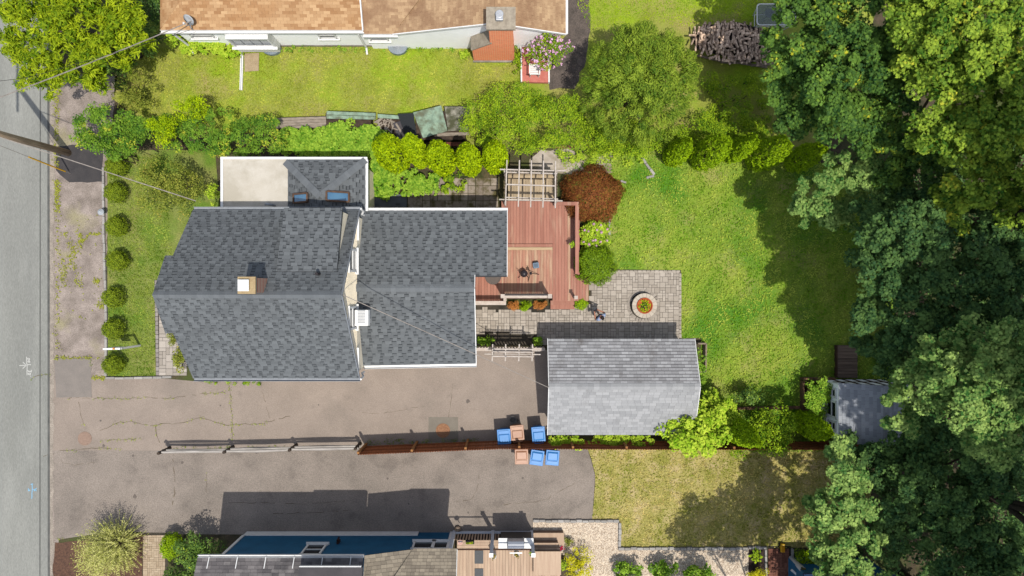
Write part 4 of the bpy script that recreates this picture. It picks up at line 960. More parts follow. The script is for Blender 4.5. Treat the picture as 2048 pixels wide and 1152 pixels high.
c = P(921,1083,1.6); t = thing('plant_stand', 'small striped plant stand by the deck rail', 'plant stand', (c.x,c.y,dh))
MB().tube([(c.x,c.y,dh),(c.x,c.y,dh+.6)],.02,6).build('stem', m_wireb, t); MB().lathe((c.x,c.y,dh+.6),[(.08,0),(.12,.12),(.1,.12)],12).build('bowl', M('coral', col(226,150,130), col(240,225,215), 20), t)
# bottom right fragments
yb = thing('yellow_toy_truck', 'bright yellow plastic toy on the end of the brick path', 'toy', P(1563,1094)); c = P(1562,1093)
MB().box(c.x-.1,c.x+.1,c.y-.2,c.y+.2,.08,.25).build('tub', M('yellow_plastic', col(250,196,20), col(240,180,10), 3, rough=.35), yb, bevel=.03)
MB().box(c.x-.07,c.x+.07,c.y-.17,c.y+.1,.252,.27).build('seat', M('amber_plastic', col(230,160,10), rough=.4), yb)
for sx in (-.1,.1):
    for sy in (-.13,.13): MB().tube([(c.x+sx-.02,c.y+sy,.1),(c.x+sx+.02,c.y+sy,.1)],.08,10).build('wheel', m_wireb, yb)
bs = thing('blue_outbuilding', 'corner of a dark blue outbuilding with white trim, bottom right', 'outbuilding', P(1640,1190))
MB().box(X(1612,2),X(1780,2),Y(1300,2),Y(1150,2),0,2.0).build('wall', m_blue, bs); MB().box(X(1606,2),X(1790,2),Y(1300,2),Y(1146,2),2.002,2.1).build('flat_roof', M('navy_roof', col(30,60,100), col(24,50,86)), bs)
MB().bar((X(1583,.9),Y(1140,.9),.9),(X(1606,.9),Y(1160,.9),.9),.1,.1).build('trim', m_white, bs)
pot(1606,1140,1.4,.14,m_potw,'white pot beside the blue outbuilding, bottom right',LMp,0)

# ------------------------------------------------------------------ red-brown deck
m_dk = M('red_deck_board', col(198,142,122), col(184,126,108), 1.2, c3=col(212,178,152), s3=.9, grain=.14, gs=30, objrand=.1, stretch=(5,.6,1), t3=(.58,.78), bump=.15)
m_dk2 = M('worn_deck_board', col(200,146,122), col(218,188,156), 1.4, c3=col(194,138,118), s3=1.2, grain=.16, gs=30, objrand=.1, stretch=(6,.6,1), bump=.15)
DK = thing('back_deck', 'red brown plank deck behind the shingled wing', 'deck', P(1080,500,.5)); z = .5
zu = .66; x = X(1003,z); k = 0
while x < X(1178,z)-.1:
    px = x*SC/(1-z/HC)+1024; up = px < 1105; top = 402 if px < 1157 else 556; bot = 602 if px < 1178 else 602
    if up:
        MB().box(x,x+.134,Y(487,zu),Y(402,zu),zu-.04,zu+random.uniform(-.003,.003)).build('deck_board', m_dk, DK)
        MB().box(x,x+.134,Y(590,z) if px < 1100 else Y(600,z),Y(500,z),z-.04,z+random.uniform(-.003,.003)).build('deck_board', m_dk2, DK)
    else: MB().box(x,x+.134,Y(bot,z),Y(top,z),z-.04,z+random.uniform(-.003,.003)).build('deck_board', m_dk2 if random.random() < .3 else m_dk, DK)
    x += .141; k += 1
x = X(945,z)
while x < X(1003,z)-.05: MB().box(x,x+.134,Y(606,z),Y(548,z),z-.04,z).build('deck_board', m_dk, DK); x += .141
m_lt = M('bare_wood', col(222,196,158), col(204,176,138), 4, grain=.15, stretch=(1,8,1))
MB().box(X(1010,zu),X(1105,zu),Y(500,zu),Y(494.6,zu),zu-.04,zu+.004).build('step_nosing', m_lt, DK); MB().box(X(1010,zu),X(1105,zu),Y(494,zu),Y(488,zu),zu-.04,zu+.002).build('deck_board', m_dk, DK)
MB().box(X(1010,zu)+.02,X(1105,zu)-.02,Y(499,zu),Y(402,zu),.0,zu-.042).build('joist_box', m_dkw, DK)
MB().box(X(948,z),X(1176,z),Y(599,z)+.02,Y(500,z)-.0,0,z-.042).build('joist_box', m_dkw, DK); MB().box(X(1106,z),X(1156,z),Y(500,z)+.01,Y(403,z),0,z-.043).build('joist_box', m_dkw, DK)
for i,(y0,zz) in enumerate(((601,.34),(609.5,.18))): MB().box(X(1101,zz),X(1149,zz),Y(y0+9,zz),Y(y0,zz),zz-.05,zz).build('step_tread', m_dk, DK); MB().box(X(1101,zz)+.02,X(1149,zz)-.02,Y(y0+8.6,zz),Y(y0+.5,zz),0,zz-.052).build('step_riser', m_dkw, DK)
# right railing
rz = 1.35; xr = X(1154,rz); RL = thing('deck_railing', 'red brown railing along the garden side of the deck', 'railing', (xr,0,.5))
ya, yb_ = Y(404,rz), Y(548,rz)
MB().box(xr-.08,xr+.08,yb_,ya,rz,rz+.045).build('top_rail', m_dk, RL)
MB().box(X(1108,rz),xr-.081,ya-.16,ya,rz,rz+.045).build('top_rail', m_dk, RL)
MB().box(xr-.03,xr+.03,yb_,ya-.1,.62,.68).build('bottom_rail', m_dk, RL)
n = 26
for i in range(n):
    y = yb_+.1+i*(ya-yb_-.3)/(n-1); MB().box(xr-.02,xr+.02,y-.02,y+.02,.682,rz-.002).build('baluster', m_dk, RL)
for y in (yb_+.02,(ya+yb_)/2,ya-.1): MB().box(xr+.031,xr+.12,y-.045,y+.045,.0,rz-.003).build('post', m_dk, RL)
# white lattice privacy screen, low white rail
m_ww = M('worn_white_paint', col(232,218,206), col(206,190,176), 6, grain=.15, rough=.7)
SCN = thing('lattice_screen', 'tall white lattice privacy screen on the deck edge', 'privacy screen', P(1050,590,.5))
lz0, lz1 = .5, 2.35; ysn = Y(592,1.6); xa, xb = X(1006,1.6), X(1098,1.6)
for x in (xa,xb): 
    MB().box(x-.06,x+.06,ysn-.06,ysn+.06,0,lz1).build('post', m_ww, SCN); MB().box(x-.09,x+.09,ysn-.09,ysn+.09,lz1+.002,lz1+.05).build('post_cap', m_ww, SCN)
for zz,hh in ((.62,.07),(1.35,.08),(1.5,.06),(lz1-.1,.08)): MB().box(xa+.061,xb-.061,ysn-.025,ysn+.025,zz,zz+hh).build('rail', m_ww, SCN)
MB().box(xa+.061,xb-.061,ysn-.1,ysn+.1,1.432,1.47).build('rail_cap', m_ww, SCN)
for i in range(20):
    x = xa+.12+i*(xb-xa-.24)/19; MB().box(x-.02,x+.02,ysn-.02,ysn+.02,.692,1.348).build('baluster', m_ww, SCN)
n = 22; zl, zh = 1.56, lz1-.1
for i in range(-8,n):
    for sg in (1,-1):
        x0 = xa+.06+i*.1; x1 = x0+(zh-zl)
        pts = []
        for t0 in (0,1):
            xx = x0+(zh-zl)*t0; pts.append((xx, zl+(zh-zl)*t0))
        (p0x,p0z),(p1x,p1z) = pts
        if p1x < xa+.08 or p0x > xb-.08: continue
        if p0x < xa+.06: p0z += xa+.06-p0x; p0x = xa+.06
        if p1x > xb-.06: p1z -= p1x-(xb-.06); p1x = xb-.06
        if sg < 0: p0x, p1x = xa+xb-p0x, xa+xb-p1x
        MB().bar((p0x,ysn+sg*.007,p0z),(p1x,ysn+sg*.007,p1z),.04,.012,up=(0,1,0)).build('lattice_strip', m_ww, SCN)
LR = thing('deck_railing', 'low white railing on the small landing by the wing', 'railing', P(980,602,.5)); yl = Y(606,1.3); 
MB().box(X(949,1.35),X(1012,1.35),yl-.09,yl+.09,1.3,1.345).build('top_rail', m_ww, LR); MB().box(X(950,1.35),X(1004,1.35),yl-.03,yl+.03,.6,.66).build('bottom_rail', m_ww, LR)
for i in range(12):
    x = X(952,1.3)+i*(X(1003,1.3)-X(952,1.3))/11; MB().box(x-.02,x+.02,yl-.02,yl+.02,.661,1.299).build('baluster', m_ww, LR)
MB().box(X(1008,1.3)-.06,X(1008,1.3)+.06,yl-.06,yl+.06,0,1.299).build('post', m_ww, LR); MB().box(X(1010,1.3)-.07,X(1010,1.3)+.07,yl+.091,ysn-.07,1.3,1.345).build('return_rail', m_ww, LR)
MB().box(X(948,.45),X(1012,.45),yl-.05,yl-.02,.02,.46).build('skirt_board', m_ww, LR)
sp = thing('stair_post', 'short white capped post at the deck steps', 'post', P(1152,596,.5)); c = P(1152,595,1.4)
MB().box(c.x-.05,c.x+.05,c.y-.05,c.y+.05,0,1.4).build('post', m_ww, sp); MB().box(c.x-.08,c.x+.08,c.y-.08,c.y+.08,1.402,1.45).build('cap', m_ww, sp)
# things on the deck
c = P(986,553,1.2); tb = thing('round_table', 'round grey table half under the wing eave', 'table', (c.x,c.y,.5))
MB().lathe((c.x,c.y,1.2),[(.36,0),(.37,.015),(.36,.03)],32).build('table_top', M('grey_table', col(116,106,100), col(104,96,92), 4, grain=.1), tb)
MB().tube([(c.x,c.y,.5),(c.x,c.y,1.2)],.04,8).build('pedestal', m_wireb, tb); MB().lathe((c.x,c.y,.5),[(.25,0),(.25,.03)],20).build('base', m_wireb, tb)
m_blk = M('black_fabric', col(50,44,48), col(36,32,36), 10, grain=.2)
c = P(1048,547,1.0); kt = thing('kettle_grill', 'small black kettle grill on thin legs on the deck', 'grill', (c.x,c.y,z))
MB().lathe((c.x,c.y,.85),[(.05,-.14),(.14,-.08),(.175,0),(.165,.06),(.1,.12),(.02,.145)],20).build('bowl', M('black_enamel', col(56,52,58), rough=.35), kt, smooth=True)
for a in (100,215,320):
    d = Vector((math.cos(R(a)),math.sin(R(a)),0)); MB().tube([c*1-Vector((0,0,c.z-.8))+d*.1, Vector((c.x,c.y,.5))+d*.34],.012,5).build('leg', m_wireb, kt)
MB().tube([(c.x-.16,c.y+.05,.9),(c.x-.3,c.y+.16,.92)],.014,5).build('handle', m_wireb, kt)
c = P(1061,546,1.0); tp_ = thing('camera_tripod', 'spread thin tripod standing on the red deck', 'tripod', (c.x,c.y,z))
MB().tube([(c.x,c.y,1.0),(c.x,c.y,1.22)],.02,6).build('column', m_wireb, tp_); MB().box(c.x-.06,c.x+.06,c.y-.08,c.y+.05,1.22,1.3).build('head', m_blk, tp_, bevel=.01)
for tx, ty in ((1078,549),(1056,563),(1054,531)):
    q = P(tx,ty,z); MB().tube([(c.x,c.y,1.05),(q.x,q.y,z+.01)],[.018,.012],6).build('leg', m_wireb, tp_)
c = P(1072,530,.75); bg = thing('equipment_bag', 'blue grey equipment case lying on the deck', 'bag', (c.x,c.y,z)); rot = Matrix.Translation((c.x,c.y,0)) @ Matrix.Rotation(R(8),4,'Z')
b = MB().box(-.14,.14,-.15,.12,z+.002,z+.2); b.v = [tuple(rot @ Vector(v)) for v in b.v]; b.build('case', M('blue_grey_fabric', col(150,170,190), col(130,150,170), 6, grain=.1), bg, bevel=.03)
b = MB().box(-.13,.13,.125,.17,z+.002,z+.18); b.v = [tuple(rot @ Vector(v)) for v in b.v]; b.build('pocket', m_blk, bg, bevel=.02)
b = MB().box(-.09,.09,-.1,.06,z+.202,z+.215); b.v = [tuple(rot @ Vector(v)) for v in b.v]; b.build('flap', M('dark_panel', col(110,128,146)), bg, bevel=.005)

# ------------------------------------------------------------------ pergola with bench
PG = thing('pergola', 'bleached white wooden pergola over a bench at the deck edge', 'pergola', P(1062,365)); ph = 2.45
m_pg = M('bleached_wood', col(232,222,212), col(206,194,182), 5, grain=.12, gs=30)
for i, px in enumerate((1014,1039,1063,1087,1111)):
    a = P(px+(.0),320+i*.6,ph+.1); b = P(px-3+i*.6,413+i*.8,ph+.1); MB().bar((a.x,a.y,ph+.1),(b.x,b.y,ph+.1),.05,.12).build('rafter', m_pg, PG)
for y0, hh, xa_, xb_ in ((340,ph-.02,1000,1131),(345.5,ph-.3,1012,1114),(370,ph+.2,1012,1110),(400,ph-.02,998,1125),(396,ph-.3,1012,1110)):
    a = P(xa_,y0-1,hh); b = P(xb_,y0+2,hh); MB().bar((a.x,a.y,hh),(b.x,b.y,hh),.05,.1).build('beam', m_pg, PG)
for px in (1010,1114):
    for py in (342,399):
        c = P(px,py,ph-.05); MB().box(c.x-.05,c.x+.05,c.y-.05,c.y+.05,0,ph-.08).build('post', m_pg, PG)
    for k in range(9):
        y0 = Y(344,1.5)-k*.135; MB().box(X(px,1.5)-.012,X(px,1.5)+.012,y0-.09,y0,.55,1.5).build('side_slat', m_oldw, PG)
m_bn = M('pale_plank', col(214,194,162), col(190,168,136), 3, grain=.15, objrand=.12, stretch=(5,.7,1))
BN_ = thing('bench', 'pale plank bench and platform under the pergola', 'bench', P(1062,370,.5))
x = X(1016,.7)
while x < X(1108,.7): MB().box(x,x+.128,Y(402,.6),Y(356,.6),.5,.62).build('platform_board', m_bn, BN_); x += .136
for k in range(3): MB().box(X(1016,1.0),X(1110,1.0),Y(356,1.0)+.01+k*.13,Y(356,1.0)+.13+k*.13,.93,.97).build('seat_board', m_bn, BN_)
MB().box(X(1016,1.0)+.05,X(1110,1.0)-.05,Y(356,1.0)+.03,Y(356,1.0)+.36,.0,.928).build('seat_box', m_oldw, BN_)
for k in range(12):
    x = X(1017,1.4)+k*.185; MB().box(x,x+.15,Y(346,1.4),Y(346,1.4)+.03,.98,1.55).build('back_slat', m_bn, BN_)

# ------------------------------------------------------------------ arbor gate and white picket fence
AG = thing('arbor', 'white slatted arbor over the gate beside the garage', 'arbor', P(1025,700)); ah = 2.2
for px in (985.5,1011.5,1038.5,1065):
    a = P(px,688,ah); b = P(px-1,722,ah); MB().bar((a.x,a.y,ah+.06),(b.x,b.y,ah+.06),.05,.09).build('rafter', m_pg, AG)
for py,hh,xa_,xb_ in ((698,ah+.13,984,1067),(703.5,ah+.13,984,1067),(708,ah-.03,969,1081),(712.5,ah+.13,984,1067),(700.5,ah-.03,972,1080)):
    a = P(xa_,py,hh); b = P(xb_,py+1,hh); MB().bar((a.x,a.y,hh),(b.x,b.y,hh),.045,.07).build('cross_slat', m_pg, AG)
for px in (986,1065):
    for py in (699,709): 
        c = P(px,py,ah-.1); MB().box(c.x-.04,c.x+.04,c.y-.04,c.y+.04,0,ah-.07).build('post', m_pg, AG)
PF = thing('picket_fence', 'white capped picket fence and gate between wing and garage', 'fence', P(1020,697)); yf = Y(699,1.25)
MB().box(X(953,1.25),X(982,1.25),yf-.07,yf+.07,1.2,1.25).build('cap_rail', m_ww, PF); MB().box(X(1066,1.25),X(1090,1.25),yf-.07,yf+.07,1.2,1.25).build('cap_rail', m_ww, PF)
MB().box(X(988,1.2),X(1063,1.2),yf-.05,yf+.05,1.15,1.2).build('gate_rail', m_ww, PF)
for zz in (.25,.95):
    MB().box(X(953,1.2),X(982,1.2),yf-.025,yf+.025,zz,zz+.07).build('rail', m_ww, PF); MB().box(X(988,1.2),X(1063,1.2),yf-.02,yf+.02,zz,zz+.07).build('gate_brace', m_ww, PF); MB().box(X(1066,1.2),X(1090,1.2),yf-.025,yf+.025,zz,zz+.07).build('rail', m_ww, PF)
for i in range(23):
    x = X(955,1)+i*(X(1088,1)-X(955,1))/22; MB().box(x-.035,x+.035,yf+.026,yf+.046,.1,1.148).build('picket', m_ww, PF)

# ------------------------------------------------------------------ fences along the drive
SR = thing('split_rail_fence', 'weathered grey split rail fence between the two driveways', 'fence', P(520,892))
m_rail = M('silver_rail', col(214,208,200), col(178,170,162), 4, grain=.2, gs=30, stretch=(.5,4,4)); m_post = M('dark_post', col(92,78,66), col(66,56,50), 6, grain=.3)
tops = [(316,907),(447,905),(578,901),(710,898)]; pb = []
for px, py in tops: c = P(px,py,1.1); pb.append(c); MB().tube([(c.x,c.y,0),(c.x+.01,c.y,.6),(c.x,c.y,1.1)],[.09,.085,.07],7).build('post', m_post, SR)
for i in range(3):
    for zz in (.5,.9):
        a, b = pb[i], pb[i+1]; m = a.lerp(b,.5); MB().tube([(a.x-.12,a.y+.01,zz),(m.x,m.y+U(-.03,.03),zz+U(-.05,.02)),(b.x+.12,b.y-.01,zz+U(-.03,.03))],[.05,.075,.05],6).build('rail', m_rail, SR)
SF = thing('stockade_fence', 'brown stockade fence with pointed pickets beside the bins', 'fence', P(1100,885))
m_sf = M('brown_picket', col(150,88,52,1.7), col(120,68,40,1.7), 5, grain=.2, objrand=.18, stretch=(4,4,.6)); m_sp = M('fence_post_wood', col(196,140,84), col(160,108,62), 6, grain=.2)
path = [P(733,892),P(1000,881),P(1260,882),P(1705,883)]; L = [0]
for i in range(3): L.append(L[-1]+(path[i+1]-path[i]).length)
def along(s):
    for i in range(3):
        if s <= L[i+1]+1e-6: return path[i].lerp(path[i+1],(s-L[i])/(L[i+1]-L[i])), (path[i+1]-path[i]).normalized()
    return path[3], (path[3]-path[2]).normalized()
pm = MB().add([(-.052,-.012,0),(.052,-.012,0),(.052,-.012,1.6),(0,-.012,1.72),(-.052,-.012,1.6),(-.052,.012,0),(.052,.012,0),(.052,.012,1.6),(0,.012,1.72),(-.052,.012,1.6)],
              [(0,1,2,3,4),(9,8,7,6,5),(1,6,7,2),(2,7,8,3),(3,8,9,4),(4,9,5,0),(0,5,6,1)]).mesh('picket', m_sf)
s = 0
while s < L[3]:
    c, d = along(s); o = bpy.data.objects.new('picket', pm); link(o, SF, (c.x,c.y,.03+U(-.01,.01))); o.rotation_euler = (0,0,math.atan2(d.y,d.x)); s += .112
for i in range(3):
    a, b = path[i], path[i+1]
    for zz in (.35,.95,1.45): MB().bar((a.x,a.y+.035,zz),(b.x,b.y+.035,zz),.04,.08).build('rail', m_sf, SF)
s = 0
while s < L[3]:
    c, d = along(s); MB().box(c.x-.05,c.x+.05,c.y+.056,c.y+.15,0,1.78).build('post', m_sp, SF); s += 2.42

# ------------------------------------------------------------------ wheelie bins
def bin_(px, py, rot, colr, lab, hh=1.06, sc=1.0):
    c = P(px,py,hh); t = thing('wheelie_bin', lab, 'bin', (c.x,c.y,0), 'wheelie bins along the stockade fence')
    mt = M('bin_'+colr, *((col(34,128,216),col(28,112,200)) if colr == 'blue' else (col(196,140,108),col(180,126,96))), scale=3, grain=.05, rough=.45, spec=.3)
    ml = M('bin_lid_'+colr, *((col(70,156,232),col(56,144,224)) if colr == 'blue' else (col(206,156,124),col(192,142,112))), scale=3, grain=.08, rough=.48, spec=.4)
    Rm = Matrix.Translation((c.x,c.y,0)) @ Matrix.Rotation(R(rot),4,'Z')
    def bb(name, b, m, bevel=0, par=t): b.v = [tuple(Rm @ Vector(v)) for v in b.v]; return b.build(name, m, par, bevel=bevel, seg=3)
    w2, d2 = .27*sc, .30*sc
    b = MB(); b.add([(-w2*.8,-d2*.75,.06),(w2*.8,-d2*.75,.06),(w2*.8,d2*.75,.06),(-w2*.8,d2*.75,.06),(-w2,-d2,hh-.08),(w2,-d2,hh-.08),(w2,d2,hh-.08),(-w2,d2,hh-.08)],[(3,2,1,0),(4,5,6,7),(0,1,5,4),(1,2,6,5),(2,3,7,6),(3,0,4,7)])
    bb('body', b, mt, .05)
    b = MB(); x, y = w2+.04, d2+.05
    b.add([(-x,-y,hh-.075),(x,-y,hh-.075),(x,y,hh-.075),(-x,y,hh-.075),(-x,-y,hh-.03),(x,-y,hh-.03),(x,y,hh-.03),(-x,y,hh-.03)],[(3,2,1,0),(4,5,6,7),(0,1,5,4),(1,2,6,5),(2,3,7,6),(3,0,4,7)])
    lid = bb('lid', b, ml, .07)
    b = MB(); b.add([(-x*.82,-y*.8,hh-.028),(x*.82,-y*.8,hh-.028),(x*.82,y*.35,hh-.028),(-x*.82,y*.35,hh-.028),(-x*.7,-y*.6,hh+.025),(x*.7,-y*.6,hh+.025),(x*.72,y*.3,hh+.01),(-x*.72,y*.3,hh+.01)],[(4,5,6,7),(0,1,5,4),(1,2,6,5),(2,3,7,6),(3,0,4,7)])
    bb('raised_panel', b, ml, .02, lid)
    bb('hinge_step', MB().box(-x*.8,x*.8,y*.42,y*.82,hh-.028,hh-.005), ml, .012, lid)
    b = MB(); b.tube([(-w2*.75,-y+.02,hh-.1),(-w2*.75,-y-.07,hh-.09),(w2*.75,-y-.07,hh-.09),(w2*.75,-y+.02,hh-.1)],.018,6); bb('handle', b, mt)
    for sx in (-1,1): b = MB(); b.tube([(sx*w2*.7,-d2-.0,.12),(sx*(w2*.7+.06),-d2-.0,.12)],.12,14); bb('wheel', b, m_wireb)
bin_(1008,874,4,'blue','bright blue bin at the left end, its lid edge shaded by the fence'); bin_(1034.5,866,5,'brown','tan brown bin between two blue ones inside the fence'); bin_(1077,869,5,'blue','blue bin inside the fence beside the garage corner')
bin_(1043,914,181,'brown','tan brown bin outside the fence'); bin_(1074,916,172,'blue','middle blue bin of the three outside the fence'); bin_(1105,916,175,'blue','blue bin at the right end outside the fence')
c = P(1026,838,.0); t = thing('bucket_ring', 'small round grey bucket in the shade of the bins', 'bucket', c); MB().lathe((c.x,c.y,0),[(.13,0),(.17,.22),(.14,.22),(.11,.02)],18).build('bucket', M('grey_plastic', col(150,146,142), col(130,126,122)), t)

# ------------------------------------------------------------------ utility pole, wires, sign
pp = P(137,306); UP = thing('utility_pole', 'leaning view of a tall wooden utility pole at the road edge', 'utility pole', pp)
m_pole = M('pole_wood', col(196,172,146,1.9), col(150,128,106,1.9), 3, grain=.25, gs=30, stretch=(6,6,.5))
topp = Vector((pp.x-.6,pp.y-.05,11)); MB().tube([pp,pp.lerp(topp,.5),topp],[.16,.14,.11],14).build('pole', m_pole, UP, smooth=True)
arm = topp-Vector((0,0,.6)); MB().bar(arm-Vector((0,1.2,0)),arm+Vector((0,1.2,0)),.1,.12).build('crossarm', m_pole, UP)
for k in (-1.0,-.4,.4,1.0): MB().lathe((arm.x,arm.y+k,arm.z+.06),[(.05,0),(.06,.08),(.03,.16)],8).build('insulator', M('porcelain', col(170,160,150), rough=.3), UP)
gw0 = P(141,347); gtop = pp.lerp(topp,.75); GWt = thing('guy_wire', 'guy wire with yellow guard beside the utility pole', 'guy wire', gw0)
MB().tube([gw0,gtop],.012,5).build('wire', m_wire, GWt); dg = (gtop-gw0).normalized(); MB().tube([gw0+dg*.35,gw0+dg*2.6],.035,8).build('guard', M('yellow_guard', col(236,186,30), col(220,166,20)), GWt)
wire('overhead_cable', [P(-30,206,7.4), P(383,42,2.75)], .022, m_wire, 'pale cable from the street to the satellite dish corner', .1)
wire('overhead_cable', [pp.lerp(topp,.62), P(392,402,4.6)], .02, m_wire, 'pale service cable from the utility pole to the house', .05)
wire('overhead_cable', [P(-60,168,7), P(60,154,7), P(380,60,3.1)], .009, m_wireb, 'thin dark telephone wire over the bright green tree', .05)
sgc = P(280,691); SG = thing('sign_post', 'white wooden sign post with hanging board on the front lawn', 'sign post', sgc); sh_ = 1.75
MB().box(sgc.x-.045,sgc.x+.045,sgc.y-.045,sgc.y+.045,0,sh_).build('post', m_white, SG)
xl = X(208,1.55); dy = -.03
MB().bar((sgc.x+.06,sgc.y,1.6),(xl,sgc.y+dy,1.6),.08,.08).build('arm', m_white, SG)
MB().box(xl+.06,sgc.x-.3,sgc.y-.02,sgc.y+.015,.75,1.42).build('sign_board', M('sign_face', col(236,238,240), col(226,230,234)), SG)
MB().box(xl+.06,sgc.x-.3,sgc.y-.024,sgc.y-.0205,.9,1.2).build('sign_panel', M('navy_panel', col(46,60,110)), SG)
for x in (xl+.2,sgc.x-.45): MB().tube([(x,sgc.y,1.42),(x,sgc.y,1.57)],.01,5).build('chain', m_wireb, SG)
MB().box(sgc.x-.33,sgc.x-.24,sgc.y-.04,sgc.y+.04,1.642,1.68).build('finial', M('orange_tag', col(236,160,70)), SG)
c = P(213,426); LN = thing('path_lantern', 'small grey garden lantern on the stone edging', 'lantern', c)
MB().tube([(c.x,c.y,0),(c.x,c.y,.3)],.02,6).build('stake', m_gut, LN); MB().lathe((c.x,c.y,.3),[(.05,0),(.07,.14),(.15,.16),(.03,.26)],12).build('lamp_head', M('pale_metal', col(206,214,220), col(190,198,206), 5), LN)

# ------------------------------------------------------------------ fire pit planter
FP = thing('stone_planter_ring', 'round stone ring planter with terracotta bowl on the patio', 'planter', (fc.x,fc.y,0))
m_ring = M('ring_paver', col(166,156,145), col(196,186,174), attr=True, grain=.15); m_capst = M('cap_stone', col(206,194,176), col(226,214,196), attr=True, grain=.1)
def ringseg(r0, r1, z0, z1, n, i, mat, name, par, gap=.012, sub=2):
    a0 = 2*math.pi*i/n+gap/r1; a1 = 2*math.pi*(i+1)/n-gap/r1; pts = []
    for k in range(sub+1): a = a0+(a1-a0)*k/sub; pts.append((fc.x+r1*math.cos(a),fc.y+r1*math.sin(a)))
    for k in range(sub,-1,-1): a = a0+(a1-a0)*k/sub; pts.append((fc.x+r0*math.cos(a),fc.y+r0*math.sin(a)))
    return MB().prism(pts,z0,z1,random.random()).build(name, mat, par)
for i in range(30): ringseg(.62,.78,.0,.06,30,i,m_ring,'ring_paver',FP)
for z0 in (.06,.2):
    for i in range(16): ringseg(.44,.57,z0,z0+.135,16,i,m_ring,'wall_block',FP,.006)
for i in range(18): ringseg(.38,.585,.338,.4,18,i,m_capst,'cap_stone',FP,.005)
TB = thing('terracotta_bowl', 'orange terracotta bowl of small plants inside the stone ring', 'bowl', (fc.x,fc.y,.05))
MB().lathe((fc.x,fc.y,.06),[(.25,0),(.365,.36),(.375,.4),(.335,.4),(.32,.34),(.1,.31)],32).build('bowl', M('terracotta', col(214,108,62), col(196,92,52), 6, grain=.1), TB, smooth=False)
MB().lathe((fc.x,fc.y,.36),[(.3,0),(.3,.02)],24).build('soil', M('dark_soil', col(70,52,48), col(40,30,28), 14), TB)
n = 150; a = RNG.uniform(0,6.28,n); q = np.sqrt(RNG.random(n))*.29
leaves('plants', np.stack([fc.x+np.cos(a)*q,fc.y+np.sin(a)*q,.4+.06*RNG.random(n)],1), RNG.normal(size=(n,3))*.5+np.array([0,0,1]), .08, LM('bowl_leaf', col(70,110,30), col(186,206,60), .2), TB, .6)

# ------------------------------------------------------------------ red slab with white chair
rsl = thing('red_painted_slab', 'red painted concrete slab with white edges below the flowering shrub', 'slab', P(1070,140))
rp0 = [P(1042,88,.2),P(1097,88,.2),P(1098,165,.2),P(1043,164,.2)]; MB().prism([(p.x,p.y) for p in rp0],0,.2).build('slab', M('red_paint', col(232,146,132), col(220,128,114), 4, grain=.1), rsl)
for i in (1,3):
    a, b = rp0[i], rp0[(i+1)%4]; MB().bar((a.x,a.y,.13),(b.x,b.y,.13),.07,.26).build('edge', m_white, rsl)
c = P(1069,141,.5); WC = thing('garden_chair', 'white slatted garden chair on the red slab', 'chair', (c.x,c.y,.2))
for k in range(5): y = c.y+.22-k*.1; MB().bar((c.x-.19,y,.62),(c.x+.19,y,.62),.085,.02).build('seat_slat', m_white, WC)
for k in range(4): zz = .72+k*.1; MB().bar((c.x-.22,c.y-.24-k*.035,zz),(c.x+.22,c.y-.24-k*.035,zz),.03,.08).build('back_slat', m_white, WC)
for sx in (-.2,.2):
    for sy in (-.22,.22): MB().bar((c.x+sx,c.y+sy,.2),(c.x+sx,c.y+sy,.61),.035,.035).build('leg', m_white, WC)
    MB().bar((c.x+sx*1.15,c.y-.25,.82),(c.x+sx*1.15,c.y+.24,.82),.06,.02).build('armrest', m_white, WC); MB().bar((c.x+sx,c.y-.26,.61),(c.x+sx*1.1,c.y-.38,1.12),.035,.035).build('back_post', m_white, WC)

# ------------------------------------------------------------------ glass patio table, firewood
GT = thing('patio_table', 'white tube framed patio table with dark glass at the lawn edge', 'table', P(1550,35)); th = 1.0
c0, c1 = P(1514,50,th), P(1591,8,th); r = .14; pts = []
for (cx,cy),a0 in (((c1.x-r,c1.y-r),0),((c0.x+r,c1.y-r),90),((c0.x+r,c0.y+r),180),((c1.x-r,c0.y+r),270)):
    for k in range(5): a = R(a0+k*22.5); pts.append((cx+r*math.cos(a),cy+r*math.sin(a),th))
MB().tube(pts+[pts[0]],.025,8).build('top_frame', m_white, GT, smooth=True)
MB().prism([(p[0],p[1]) for p in pts],th-.012,th-.004).build('glass_top', M('smoked_glass', col(120,136,130), rough=.08, spec=.8, alpha=.45, grain=0), GT)
for x,sx in ((c0.x+.06,.22),(c1.x-.06,-.22)):
    for y,sy in ((c0.y+.06,.18),(c1.y-.06,-.18)): MB().tube([(x,y,th),(x+sx*.5,y+sy*.5,.0)],.024,7).build('leg', m_white, GT)
for y in (c0.y+.2,c1.y-.2): MB().tube([(c0.x+.15,y,.25),(c1.x-.15,y,.25)],.018,6).build('stretcher', m_white, GT)
for x in (c0.x+.15,c1.x-.15): MB().tube([(x,c0.y+.2,.25),(x,c1.y-.2,.25)],.018,6).build('stretcher', m_white, GT)
cc = P(1540,26,.5); FCc = thing('folding_chair', 'black framed chair pushed under the glass table', 'chair', (cc.x,cc.y,0))
MB().lathe((cc.x,cc.y,.45),[(.2,0),(.22,.02),(.2,.04)],18).build('seat', m_blk, FCc)
for a in (45,135,225,315): d = Vector((math.cos(R(a)),math.sin(R(a)),0)); MB().tube([Vector((cc.x,cc.y,.45))+d*.18,Vector((cc.x,cc.y,0))+d*.24],.014,5).build('leg', m_wireb, FCc)
MB().tube([(cc.x-.2,cc.y+.1,.47),(cc.x-.22,cc.y+.2,.8),(cc.x+.22,cc.y+.2,.8),(cc.x+.2,cc.y+.1,.47)],.016,6).build('back_frame', m_wireb, FCc)
